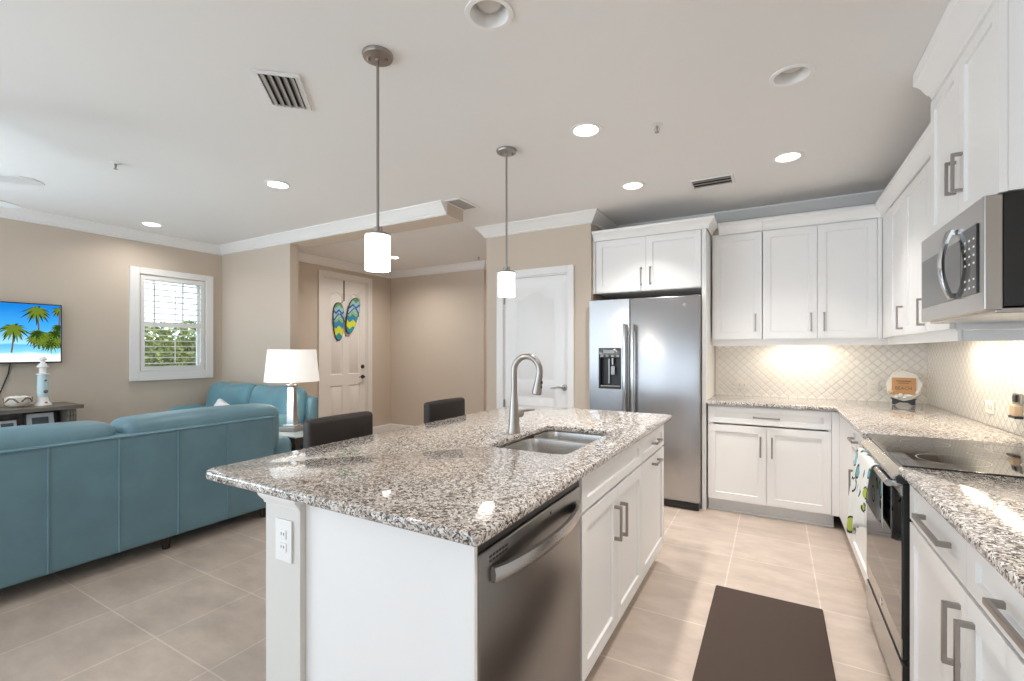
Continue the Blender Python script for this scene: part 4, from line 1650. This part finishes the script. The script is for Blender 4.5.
for (u, z, r, sx) in ((-.02, .080, .016, 1.2), (.035, .078, .012, 2.6), (.100, .108, .014, 1.0), (-.050, .062, .014, 1.2), (.010, .060, .011, 1.6)):
    MB(lambda x, y, zz: tilt(u + (x) * sx, .018 + y * .8, z + zz)).ball((0, 0, 0), r).build('seashell', 'ceramic_white', pq, smooth=60)
sd_ = MB(fp)
sd_.prism([(-.085, .0), (-.085, .040), (-.100, .055), (-.070, .050), (0, .030), (.070, .050), (.100, .055), (.085, .040), (.085, .0), (.060, .0), (.030, .018), (-.030, .018), (-.060, .0)], -.030, .012, 'xz')
sd_.build('stand', 'black_plastic', pq)
pq.location.z += .0008

# ------------------------------------------------------------------ floor mat
o = MB().soft(-.288, .212, 1.30, 2.823, .0008, .018, .008, k=3, n=4).build('kitchen_mat', 'mat_brown', smooth=40)
tag(o, 'dark brown anti-fatigue mat on the tile floor before the range', 'mat')

# ------------------------------------------------------------------ pendants
def pendant(x, y, label):
    o = thing('pendant_lamp', label, 'lamp', (x, y, H), 'pendant lamps over the island')
    MB().lathe([(.066, 0), (.066, -.006), (.062, -.016), (.030, -.020), (.012, -.022), (.010, -.030)], (x, y, H - .0005), 28).build('canopy', 'nickel', o, smooth=40)
    cn = o.children[-1]
    for k in (-1, 1):
        MB().lathe([(.006, 0), (.006, -.012), (.003, -.014)], (x + k * .032, y + k * .02, H - .018), 10).build('screw', 'nickel', cn)
    MB().tube([(x, y, H - .025), (x, y, 1.86)], .0065, 12).build('rod', 'nickel', o, smooth=40)
    MB().lathe([(.009, .028), (.014, .024), (.014, .004), (.022, .0), (.052, -.004), (.056, -.008), (.056, -.014)], (x, y, 1.842), 28).build('shade_cap', 'nickel', o, smooth=40)
    for k in (-1, 1):
        MB().tube([(x + k * .020, y, 1.838), (x + k * .020, y, 1.866)], .006, 10).build('thumb_screw', 'nickel', o, smooth=40)
    s_ = MB()
    s_.lathe([(.054, 0), (.054, .150), (.049, .150), (.049, 0)], (x, y, 1.678), 32, close=True)
    s_.build('glass_shade', 'lit_glass', o, smooth=40)
    MB().lathe([(.030, -.06), (.030, .0), (.014, .03), (.014, .05)], (x, y, 1.77), 16).build('bulb', 'lamp_on', o, smooth=40)
    d = bpy.data.lights.new('pendant_glow', 'POINT')
    d.energy = 2.5
    d.color = (1, .88, .72)
    d.shadow_soft_size = .04
    l = bpy.data.objects.new('pendant_glow', d)
    l.location = (x, y, 1.64)
    C.objects.link(l)


pendant(-1.508, 1.470, 'nearer brushed nickel pendant lamp with lit glass cylinder over the island')
pendant(-1.506, 2.582, 'farther brushed nickel pendant lamp with lit glass cylinder, in front of the pantry door')

# ------------------------------------------------------------------ recessed ceiling lights
CL = ['unlit recessed ceiling light right of the near pendant canopy', 'unlit recessed ceiling light nearest the tall cabinet over the microwave',
      'lit recessed ceiling light between the second pendant and the kitchen aisle', 'lit recessed ceiling light over the aisle near the back wall cabinets',
      'lit recessed ceiling light in front of the refrigerator', 'lit recessed ceiling light in the living room, nearer the header',
      'lit recessed ceiling light in the living room close to the window wall', 'lit recessed ceiling light in the entry behind the pendant',
      'added unseen recessed ceiling light over the long sofa, lighting the floor', 'added unseen recessed ceiling light near the side door, lighting the floor', 'added unseen recessed ceiling light in the hall behind the pantry, brightening the entry',
      'added unseen recessed ceiling light above the kitchen mat, brightening the aisle']
for (x, y, on), lab in zip(CANS, CL):
    o = thing('recessed_light', lab, 'ceiling light', (x, y, H), 'recessed ceiling lights')
    MB().lathe([(.094, -.001), (.092, -.005), (.074, -.006), (.071, -.001)], (x, y, H), 32, close=True).build('trim_ring', 'trim_white', o, smooth=30)
    MB().lathe([(.073, -.003), (.064, .030), (.056, .085), (.058, .085), (.066, .030), (.0735, .0)], (x, y, H), 32, close=True).build('baffle', 'trim_white', o, smooth=40)
    if on:
        MB().lathe([(.064, 0), (.064, .004), (.058, .010)], (x, y, H + .020), 28).build('lens', 'lamp_on', o)
        warm = (1.0, .96, .91)
        g = area('recessed_glow', (x, y, H + .015), (0, 0, 0), .11, .11, 11.5 if y > 4.5 else (7.5 if y < 2 else 6.6) if x > -2 else 3.4, warm, 'DISK')
        g.data.spread = math.radians(96 if x > -2 else 150)
    else:
        MB().lathe([(.020, -.018), (.040, -.012), (.050, 0), (.052, .012), (.045, .03), (.030, .05)], (x, y, H + .040), 28).build('bulb', 'bulb_glass', o, smooth=40)
    MB().lathe([(.0, .10), (.07, .10), (.07, .086), (.0, .086)], (x, y, H), 24).build('housing', 'vent_grey', o)

# ------------------------------------------------------------------ ceiling vents
def vent(x0, x1, y0, y1, along, label, n, tilt_, mat_slat='vent_grey', b=.025):
    o = thing('ceiling_vent', label, 'vent', ((x0 + x1) / 2, (y0 + y1) / 2, H))
    f_ = MB()
    z0, z1 = H - .010, H - .0006
    f_.box(x0, x0 + b, y0, y1, z0, z1, .002).box(x1 - b, x1, y0, y1, z0, z1, .002).box(x0 + b, x1 - b, y0, y0 + b, z0, z1, .002).box(x0 + b, x1 - b, y1 - b, y1, z0, z1, .002)
    f_.build('frame', 'vent_white', o)
    MB().box(x0 + b, x1 - b, y0 + b, y1 - b, H - .0025, H - .0006).build('backing', 'dark_gap', o)
    for i in range(n):
        t = (i + .5) / n
        if along == 'y':
            xx = x0 + b + (x1 - x0 - 2 * b) * t
            w_ = (x1 - x0 - 2 * b) / n * .42
            MB(lambda u, v, z: (xx + u, v, H - .008 + z + u * tilt_)).box(-w_, w_, y0 + b, y1 - b, -.0012, .0012).build('slat', mat_slat, o)
        else:
            yy = y0 + b + (y1 - y0 - 2 * b) * t
            w_ = (y1 - y0 - 2 * b) / n * .42
            MB(lambda u, v, z: (v, yy + u, H - .008 + z + u * tilt_)).box(-w_, w_, x0 + b, x1 - b, -.0012, .0012).build('slat', mat_slat, o)
    return o


v1 = vent(-.166, .166, -.105, .105, 'x', 'large white slatted ceiling vent left of the near pendant', 5, .55)
v1.location = (-2.123, 1.440, H)
v1.rotation_euler = (0, 0, math.radians(133.5))
vent(-2.48, -2.30, 3.17, 3.475, 'y', 'small white ceiling vent next to the dropped header', 9, .2)
vent(-.57, -.265, 3.725, 3.94, 'x', 'narrow ceiling vent above the wall cabinets near the fridge', 3, .2, 'vent_grey', .018)

# ceiling fan, only one blade reaches into the picture
fn_ = thing('ceiling_fan', 'white ceiling fan at the left edge with one blade showing', 'fan', (-3.945, .45, H))
MB().lathe([(.075, -.0005), (.070, -.05), (.014, -.055), (.014, -.25), (.085, -.26), (.105, -.29), (.100, -.37), (.060, -.40)], (-3.945, .45, H), 32).build('motor', 'plastic_white', fn_, smooth=40)
MB().lathe([(.055, -.401), (.110, -.415), (.105, -.46), (.060, -.49), (.005, -.50)], (-3.945, .45, H), 32).build('light_bowl', 'ceramic_white', fn_, smooth=40)
for k in range(5):
    a = math.radians(48 + 72 * k)
    fb = lambda u, v, z, a=a: (-3.945 + u * math.cos(a) - v * math.sin(a), .45 + u * math.sin(a) + v * math.cos(a), H - .37 + z + v * .03)
    MB(fb).prism([(.16, -.055), (.60, -.072), (.645, -.055), (.655, 0), (.645, .055), (.60, .072), (.16, .055)], 0, .008).build('blade', 'vent_white', fn_)
    MB(fb).box(.09, .24, -.02, .02, -.006, -.0005, .002).build('blade_bracket', 'vent_white', fn_)

# sprinkler heads
for x, y, lab in ((-3.948, 1.427, 'small sprinkler head on the living room ceiling'), (-.587, 2.717, 'small sprinkler head on the kitchen ceiling'),
                  (-3.53, 5.30, 'small sprinkler head on the entry ceiling')):
    o = thing('sprinkler', lab, 'sprinkler', (x, y, H), 'ceiling sprinkler heads')
    MB().lathe([(.032, -.0005), (.030, -.005), (.012, -.007)], (x, y, H), 20).build('escutcheon', 'vent_white', o, smooth=40)
    b = MB().lathe([(.008, -.006), (.008, -.020), (.004, -.024), (.004, -.040), (.013, -.041), (.013, -.043)], (x, y, H), 12)
    b.tube([(x - .012, y, H - .018), (x - .012, y, H - .032), (x, y, H - .041)], .002, 6).tube([(x + .012, y, H - .018), (x + .012, y, H - .032), (x, y, H - .041)], .002, 6)
    b.build('head', 'vent_grey', o, smooth=40)

# ------------------------------------------------------------------ sofa (back to the kitchen)
sf = thing('sofa', 'long teal leather sofa with its stitched back to the kitchen', 'sofa', (-3.95, 1.2, 0))
SB0, SB1 = .12, 2.30
wp = lambda p: (p[0] - .05 * max(0, (p[2] - .3)) if p[0] > -3.55 else p[0], p[1], p[2])
bk = MB()
bk.soft(-3.70, -3.485, SB0, SB1, .085, .805, .03, puff=(0, .004, 0, 0, 0, 0), k=3, n=8)
bko = bk.build('backrest', 'teal_leather', sf, smooth=60)
sm = MB()
for y in (.30, .63, .959, 1.277, 1.599, 1.923):
    sm.tube([(-3.482, y, .10), (-3.4815, y, .79)], .006, 8)
sm.tube([(-3.484, SB0 + .01, .797), (-3.484, SB1 - .01, .797)], .006, 8)
sm.build('back_seam', 'teal_leather', bko, smooth=60)
for a, b_ in ((.14, 1.305), (1.325, 2.395)):
    MB().soft(-3.86, -3.53, a, b_, .50, .885, .085, puff=(.03, .01, 0, 0, 0, .018), k=4, n=6).build('back_cushion', 'teal_leather', sf, smooth=60)
    MB().soft(-4.40, -3.72, a, b_, .34, .50, .05, puff=(0, 0, 0, 0, 0, .02), k=3, n=6).build('seat_cushion', 'teal_leather', sf, smooth=60)
MB().soft(-4.36, -3.69, SB0, SB1, .085, .345, .03, k=2, n=3).build('seat_base', 'teal_leather', sf, smooth=60)
for a, b_ in ((SB1 + .005, SB1 + .20), (SB0 - .20, SB0 - .005)):
    MB().soft(-4.40, -3.530, a, b_, .085, .615, .075, puff=(.01, .01, .01, .01, 0, .01), k=4, n=5).build('armrest', 'teal_leather', sf, smooth=60)
for x in (-3.56, -4.30):
    for y in (SB0 + .06, (SB0 + SB1) / 2 + .35, SB1 - .06):
        MB().lathe([(.022, 0), (.028, .086)], (x, y, 0), 14).build('foot', 'dark_wood', sf)

# ------------------------------------------------------------------ loveseat under the far living wall
lv_ = thing('loveseat', 'bright teal leather loveseat against the far living room wall', 'loveseat', (-5.0, 2.8, 0))
MB().soft(-5.90, -4.12, 3.10, 3.215, .085, .86, .05, puff=(0, 0, 0, 0, 0, .005), k=3, n=5).build('backrest', 'teal_leather', lv_, smooth=60)
for a, b_ in ((-5.87, -5.02), (-5.02, -4.19)):
    def wl(p, a=a, b_=b_):
        t = (p[2] - .50) / .45
        q = (p[0] - a) / (b_ - a)
        cr = .014 * math.sin(q * 17 + a) * math.sin(t * 9 + q * 5) + .010 * math.sin(q * 31) * (1 - t)
        return (p[0], p[1] + .07 * (t - .5) + cr * (.4 if p[1] < 3.0 else 0), p[2] + .012 * math.sin(q * 9 + a) * t)
    MB().soft(a, b_, 2.97, 3.13, .50, .940, .078, puff=(.0, .0, .05, .0, 0, .018), k=4, n=14, warp=wl).build('back_cushion', 'teal_leather_bright', lv_, smooth=60)
for a, b_ in ((-5.70, -5.03), (-5.03, -4.36)):
    MB().soft(a, b_, 2.55, 3.05, .34, .495, .05, puff=(0, 0, .01, 0, 0, .02), k=3, n=6).build('seat_cushion', 'teal_leather_bright', lv_, smooth=60)
MB().soft(-5.70, -4.36, 2.58, 3.08, .085, .345, .03, k=2, n=3).build('seat_base', 'teal_leather', lv_, smooth=60)
for a, b_ in ((-5.935, -5.70), (-4.36, -4.125)):
    MB().soft(a, b_, 2.555, 2.985, .085, .69, .10, puff=(.01, .01, .02, 0, 0, .02), k=4, n=5).build('armrest', 'teal_leather_bright', lv_, smooth=60)
for x in (-5.8, -4.3):
    for y in (2.58, 3.14):
        MB().lathe([(.022, 0), (.028, .086)], (x, y, 0), 14).build('foot', 'dark_wood', lv_)
pc = Vector((-5.02, 2.70, .675))
rot = Matrix.Rotation(math.radians(-22), 3, 'X') @ Matrix.Rotation(math.radians(14), 3, 'Y')
o = MB(lambda x, y, z: tuple(pc + rot @ Vector((x, y, z)))).soft(-.15, .15, -.030, .030, -.13, .13, .028, puff=(-.02, -.02, .030, .030, -.02, -.02), k=3, n=8).build('throw_pillow', 'pillow_white', smooth=60)
tag(o, 'white throw pillow leaning on the teal loveseat', 'pillow')

# ------------------------------------------------------------------ end table, lamp and what lies on it
et = thing('end_table', 'dark wood end table with a glass top between the two sofas', 'table', (-3.86, 2.76, 0))
TX0, TX1, TY0, TY1, TZ = -4.06, -3.56, 2.525, 3.02, .590
MB().box(TX0, TX1, TY0, TY1, TZ - .012, TZ, .003).build('glass_top', mat('table_glass', (.50, .58, .60), .06, 0, Specular_IOR_Level=.8), et)
fr_ = MB()
fr_.box(TX0, TX1, TY0, TY0 + .035, TZ - .055, TZ - .0125).box(TX0, TX1, TY1 - .035, TY1, TZ - .055, TZ - .0125).box(TX0, TX0 + .035, TY0 + .035, TY1 - .035, TZ - .055, TZ - .0125).box(TX1 - .035, TX1, TY0 + .035, TY1 - .035, TZ - .055, TZ - .0125)
fr_.build('top_frame', 'dark_wood', et)
for x in (TX0, TX1 - .045):
    for y in (TY0, TY1 - .045):
        MB().box(x, x + .045, y, y + .045, 0, TZ - .055, .003).build('leg', 'dark_wood', et)
MB().box(TX0 + .045, TX1 - .045, TY0 + .01, TY1 - .01, .20, .225).build('lower_shelf', 'dark_wood', et)
o = MB().box(-3.77, -3.625, 2.60, 2.84, .226, .46, .01).build('storage_box', mat('slate_blue', (.09, .11, .16), .5))
tag(o, 'slate blue storage box on the lower shelf of the end table', 'box')
LX, LY = -3.885, 2.725
lm = thing('table_lamp', 'silver column table lamp with a lit white drum shade', 'lamp', (LX, LY, TZ))
R45 = math.radians(20)
lq = lambda x, y, z: (LX + x * math.cos(R45) - y * math.sin(R45), LY + x * math.sin(R45) + y * math.cos(R45), TZ + z)
MB(lq).box(-.085, .085, -.085, .085, .0006, .040, .004).build('base', 'nickel', lm)
b = MB(lq)
b.box(-.055, .055, -.055, .055, .040, .060, .004)
for i in range(1):
    A = [b.v(*p) for p in ((-.034, -.034, .060), (.034, -.034, .060), (.034, .034, .060), (-.034, .034, .060))]
    B = [b.v(*p) for p in ((-.026, -.026, .400), (.026, -.026, .400), (.026, .026, .400), (-.026, .026, .400))]
    for k in range(4):
        b.bm.faces.new([A[k], A[(k + 1) % 4], B[(k + 1) % 4], B[k]])
    b.bm.faces.new(A)
    b.bm.faces.new(B)
b.build('column', 'chrome', lm)
MB().lathe([(.028, .400), (.055, .415), (.055, .425), (.020, .430), (.012, .50)], (LX, LY, TZ), 20).build('neck', 'nickel', lm, smooth=40)
MB().lathe([(.234, .456), (.205, .748), (.202, .748), (.231, .456)], (LX, LY, TZ), 48, close=True).build('lamp_shade', 'lit_linen', lm, smooth=40)
MB().lathe([(.012, .50), (.030, .55), (.030, .60), (.010, .63)], (LX, LY, TZ), 14).build('bulb', 'lamp_on', lm, smooth=50)
spd = MB()
for k in range(3):
    a = 2 * math.pi * k / 3
    spd.tube([(LX, LY, TZ + .645), (LX + .206 * math.cos(a), LY + .206 * math.sin(a), TZ + .735)], .002, 6)
spd.build('shade_spider', 'nickel', lm)
dl_ = bpy.data.lights.new('table_lamp_glow', 'POINT')
dl_.energy = 5
dl_.color = (1, .88, .74)
dl_.shadow_soft_size = .05
lo = bpy.data.objects.new('table_lamp_glow', dl_)
lo.location = (LX, LY, TZ + .68)
C.objects.link(lo)
o = MB().box(-4.04, -3.985, 2.54, 2.63, TZ + .0006, TZ + .035, .004).build('remote_caddy', 'black_plastic')
tag(o, 'small black box at the foot of the table lamp', 'box')
o = thing('shell_ornament', 'small white and brown shell ornament on the end table beside the lamp', 'ornament', (-3.70, 2.90, TZ))
MB(lambda x, y, z: (-3.72 + x * 1.6, 2.90 + y * 1.1, TZ + .031 + z)).ball((0, 0, 0), .030).build('white_shell', 'ceramic_white', o, smooth=60)
MB(lambda x, y, z: (-3.625 + x, 2.93 + y, TZ + .030 + z)).ball((0, 0, 0), .029).build('brown_shell', 'shell_dark', o, smooth=60)
o = MB().box(-3.95, -3.66, 2.84, 3.0, TZ + .0005, TZ + .010, .002).build('magazine', 'paper')
tag(o, 'white magazine lying flat on the glass end table', 'magazine')
for ob in [x for x in C.objects if x.name.startswith('shell_ornament')]:
    ob.location.z += .0105

# ------------------------------------------------------------------ counter stools
def stool(y0, y1, label):
    xc = -2.05
    o = thing('counter_stool', label, 'stool', (xc + .16, (y0 + y1) / 2, 0), 'dark leather counter stools')
    wp_ = lambda p: (p[0] - .10 * max(0, p[2] - .60) * 0 + .02 * math.cos((p[1] - (y0 + y1) / 2) / (y1 - y0) * math.pi), p[1], p[2])
    MB().soft(xc - .045, xc + .022, y0, y1, .66, .975, .022, puff=(0, .01, 0, 0, 0, .004), k=3, n=8).build('backrest', 'dark_leather', o, smooth=60)
    MB().soft(xc - .02, xc + .40, y0, y1, .585, .665, .03, puff=(0, 0, 0, 0, 0, .015), k=3, n=6).build('seat', 'dark_leather', o, smooth=60)
    for x in (xc - .03, xc + .36):
        for y in (y0 + .01, y1 - .05):
            MB().box(x, x + .04, y, y + .04, 0, .60, .002).build('leg', 'dark_wood', o)
    st_ = MB()
    for y in (y0 + .02, y1 - .04):
        st_.box(xc + .01, xc + .36, y, y + .02, .20, .235)
    st_.box(xc + .37, xc + .39, y0 + .05, y1 - .05, .25, .285)
    st_.build('stretcher', 'dark_wood', o)
    return o


stool(1.52, 1.95, 'nearer dark brown leather counter stool behind the island, beside the end table')
stool(2.45, 2.87, 'farther dark brown leather counter stool behind the island, before the beige hall wall')

# ------------------------------------------------------------------ television, console and ornaments
tv = thing('television', 'wall-mounted flat television showing a palm beach', 'television', (XL, 1.25, 1.49))
TY0_, TY1_, TZ0_, TZ1_ = .76, 1.732, 1.212, 1.765
MB().box(XL + .035, XL + .060, TY0_, TY1_, TZ0_, TZ1_, .004).build('bezel', 'black_plastic', tv)
MB().box(XL + .0005, XL + .036, 1.05, 1.45, 1.35, 1.62).build('wall_bracket', 'black_plastic', tv)
scn = MB().box(XL + .0595, XL + .0615, TY0_ + .010, TY1_ - .010, TZ0_ + .014, TZ1_ - .010).build('screen', 'tv_picture', tv)
ft_ = lambda u, v: (TY0_ + .01 + u * (TY1_ - TY0_ - .02), TZ0_ + .014 + v * (TZ1_ - TZ0_ - .024))


def palm(px, py, qx, qy, size, nf, mats, seed):
    rnd = random.Random(seed)
    b = MB()
    y0, z0 = ft_(px, py)
    y1, z1 = ft_(qx, qy)
    n = 8
    for i in range(n):
        a, c_ = i / n, (i + 1) / n
        bend = .03 * size
        ya, yb = y0 + (y1 - y0) * a + bend * math.sin(a * 3), y0 + (y1 - y0) * c_ + bend * math.sin(c_ * 3)
        za, zb = z0 + (z1 - z0) * a, z0 + (z1 - z0) * c_
        b.bm.faces.new([b.v(XL + .0618, ya - .006, za), b.v(XL + .0618, ya + .006, za), b.v(XL + .0618, yb + .005, zb), b.v(XL + .0618, yb - .005, zb)])
    b.build('palm_trunk_image', 'tv_trunk', scn, recalc=False)
    for m_, sc, off in ((mats[0], 1.0, 0.0), (mats[1], .85, .5)):
        b = MB()
        for i in range(nf):
            a = 2 * math.pi * (i + off) / nf + rnd.uniform(-.15, .15)
            L_ = size * sc * rnd.uniform(.8, 1.1)
            prev = None
            cy, cz = y1 + .03 * size * .14, z1
            for k in range(7):
                t = k / 6
                yy = cy + L_ * t * math.cos(a)
                zz = cz + L_ * (t * math.sin(a) * .8 - .45 * t * t)
                w_ = size * .085 * math.sin(math.pi * (t * .85 + .12))
                na, nb = -math.sin(a), math.cos(a)
                cur = (yy + na * w_, zz + nb * w_ * .8, yy - na * w_, zz - nb * w_ * .8)
                if prev:
                    def cl(y, z):
                        return (XL + (.0621 if m_ == mats[0] else .0623), min(max(y, TY0_ + .011), TY1_ - .011), min(max(z, TZ0_ + .015), TZ1_ - .011))
                    b.bm.faces.new([b.v(*cl(prev[0], prev[1])), b.v(*cl(cur[0], cur[1])), b.v(*cl(cur[2], cur[3])), b.v(*cl(prev[2], prev[3]))])
                prev = cur
        b.build('palm_fronds_image', m_, scn, recalc=False)


palm(.655, .16, .67, .58, .115, 15, ('tv_palm', 'tv_palm_light'), 1)
palm(.845, .22, .83, .90, .11, 15, ('tv_palm', 'tv_palm_light'), 4)
for k_, (a_, b_, q_) in enumerate(((.83, .50, .085), (.89, .46, .09), (.955, .50, .085), (.86, .36, .075), (.925, .34, .08), (.975, .38, .075), (.985, .62, .07), (.80, .40, .06))):
    palm(a_ + .01, .24, a_, b_, q_, 13, ('tv_palm', 'tv_palm_light') if k_ % 2 else ('tv_palm_light', 'tv_palm'), 20 + k_)
palm(.985, .50, .99, .93, .07, 11, ('tv_palm', 'tv_palm_light'), 5)
palm(.30, .2, .28, .70, .12, 13, ('tv_palm', 'tv_palm_light'), 6)
o = MB().tube([(XL + .012, 1.40, 1.22), (XL + .012, 1.385, 1.12), (XL + .012, 1.35, 1.0), (XL + .012, 1.325, .93), (XL + .012, 1.32, .845)], .005, 8).build('power_cord', 'black_plastic', smooth=50)
tag(o, 'black cord hanging down the wall from the television', 'cord')

cn = thing('media_console', 'weathered grey-brown wooden media console under the television', 'console', (-5.77, 1.0, 0))
MB().box(-5.985, -5.53, .26, 1.765, .800, .835, .004).build('top', 'grey_wood', cn)
for a, b_ in ((.30, .36), (1.655, 1.72)):
    MB().box(-5.975, -5.56, a, b_, .0, .7995).build('side_panel', 'grey_wood', cn)
pl = MB()
for k in range(3):
    pl.tube([(-5.556, 1.667 + k * .022, .05), (-5.556, 1.667 + k * .022, .78)], .008, 8)
pl.build('fluted_trim', 'grey_wood', cn, smooth=60)
MB().box(-5.975, -5.56, .36, 1.655, .600, .622).build('shelf', 'grey_wood', cn)
MB().box(-5.975, -5.56, .36, 1.655, .08, .102).build('bottom_shelf', 'grey_wood', cn)
MB().box(-5.983, -5.976, .30, 1.72, .05, .7995).build('back_panel', mat('console_back', (.30, .31, .28), .6), cn)


def frame(y, w_, h_, label, fm_, pm):
    o = thing('picture_frame', label, 'picture frame', (-5.68, y, .6225))
    lean = lambda u, n, z: (-5.68 + n - .22 * z, y + u, .6228 + z)
    b = MB(lean)
    t = .018
    b.box(-w_, -w_ + t, 0, .014, 0, h_).box(w_ - t, w_, 0, .014, 0, h_).box(-w_ + t, w_ - t, 0, .014, 0, t).box(-w_ + t, w_ - t, 0, .014, h_ - t, h_)
    b.build('frame', fm_, o)
    MB(lean).box(-w_ + t, w_ - t, .002, .006, t, h_ - t).build('mount', pm, o)
    b = MB(lean)
    b.box(-w_ * .5, w_ * .5, .006, .008, h_ * .28, h_ * .68)
    b.build('photograph', 'grey_photo', o)


frame(1.515, .108, .165, 'black picture frame with a white mount on the console shelf', 'black_plastic', 'picture_mat')
frame(1.31, .075, .125, 'dark red picture frame on the console shelf at the left edge', mat('dark_red', (.06, .012, .014), .4), 'picture_mat')
o = thing('shell_bowl', 'cream and brown shell bowl on the media console', 'bowl', (-5.75, 1.39, .8355))
MB().lathe([(.045, .001), (.072, .018), (.088, .050), (.082, .088), (.077, .086), (.080, .052), (.062, .024), (.001, .016)], (-5.75, 1.39, .8355), 28).build('bowl', 'shell', o, smooth=50)
b = MB()
for k in range(5):
    a = 2 * math.pi * k / 5
    b.tube([(-5.75 + .086 * math.cos(a + t * .35), 1.39 + .086 * math.sin(a + t * .35), .8355 + .05 + .034 * math.sin(t * 1.1)) for t in range(4)], .007, 8)
b.build('banding', 'shell_dark', o, smooth=60)
for k in range(6):
    a = k * 1.05
    MB(lambda x, y, z: (-5.75 + .045 * math.cos(a) + x, 1.39 + .045 * math.sin(a) + y, .8355 + .075 + z)).ball((0, 0, 0), .024, (1, 1.2, .9)).build('shell', 'ceramic_white', o, smooth=60)
o = thing('lighthouse_figurine', 'slender white and pale blue lighthouse figurine on the media console', 'figurine', (-5.75, 1.548, .8355))
MB().lathe([(.062, .0005), (.060, .012), (.046, .030), (.038, .050), (.036, .075)], (-5.75, 1.548, .8355), 24).build('base', 'ceramic_white', o, smooth=50)
MB().lathe([(.036, .0755), (.040, .12), (.038, .255), (.034, .275)], (-5.75, 1.548, .8355), 24).build('tower', 'ceramic_blue', o, smooth=50)
MB().lathe([(.046, .2755), (.046, .287), (.026, .290), (.026, .340), (.040, .344), (.040, .352), (.020, .378), (.012, .400), (.026, .412), (.020, .432), (.002, .440)], (-5.75, 1.548, .8355), 24).build('lantern', 'ceramic_white', o, smooth=50)
for z, r in ((.225, .010), (.125, .016), (.025, .010)):
    MB(lambda x, y, zz: (-5.711 + (0.012 if z < .05 else 0) + x * .4, 1.548 + .008 + y, .8355 + z + zz)).ball((0, 0, 0), r).build('porthole', 'shell_dark', o, smooth=60)

# ------------------------------------------------------------------ flip-flop wreath on the entry door
wr = thing('flip_flop_door_hanger', 'pair of blue, lime and teal flip-flop door decorations hanging by a ribbon', 'decoration', (XD - .012, 4.62, 1.75))


def sole(yc, z0, z1, w_, lean, xoff):
    pts = []
    n = 36
    for i in range(n):
        a = 2 * math.pi * i / n
        v = math.sin(a)
        width = w_ * (1.0 + .16 * v) * (1 - .10 * math.cos(2 * a))
        pts.append((width * math.cos(a), v))
    hh = (z1 - z0) / 2
    zc = (z0 + z1) / 2
    P = lambda u, v, n: (XD - .012 + n, yc + u + lean * v, zc + v * hh)

    def mk(name, sc, n0, n1, m_):
        b = MB()
        uvl = b.bm.loops.layers.uv.new('UVMap')
        A = [b.v(*P(u * sc, v * (1 - (1 - sc) * .5), n0)) for u, v in pts]
        B = [b.v(*P(u * sc, v * (1 - (1 - sc) * .5), n1)) for u, v in pts]
        fs = [b.bm.faces.new(B), b.bm.faces.new(list(reversed(A)))]
        for i in range(n):
            fs.append(b.bm.faces.new([A[i], A[(i + 1) % n], B[(i + 1) % n], B[i]]))
        for f_ in fs:
            for l in f_.loops:
                co = l.vert.co
                l[uvl].uv = ((co.y - yc) / (w_ * 2) + .5, (co.z - z0) / (z1 - z0))
        return b.build(name, m_, wr)
    mk('sole_rim', 1.0, xoff, xoff + .012, 'ink_dark')
    s_ = mk('sole', .90, xoff + .0125, xoff + .018, 'sandal_print')
    st = MB()
    top = P(0, .42, xoff + .022)
    for k in (-1, 1):
        st.tube([P(k * w_ * .95, -.02, xoff + .014), P(k * w_ * .62, .20, xoff + .034), P(k * .012, .42, xoff + .026)], .008, 8)
    st.build('strap', mat('strap_blue', (.05, .16, .34), .6), s_, smooth=60)


sole(4.598, 1.470, 2.030, .108, .0, .004)
sole(4.835, 1.575, 2.125, .118, .070, .0245)
MB().box(XD - .0115, XD - .0085, 4.694, 4.716, 2.06, 2.36).build('ribbon', 'ink_dark', wr)
wr2 = MB().tube([(XD - .008, 4.705, 2.065), (XD - .004, 4.66, 2.035), (XD - .004, 4.62, 2.01)], .004, 8).build('cord_loop', 'ink_dark', wr)
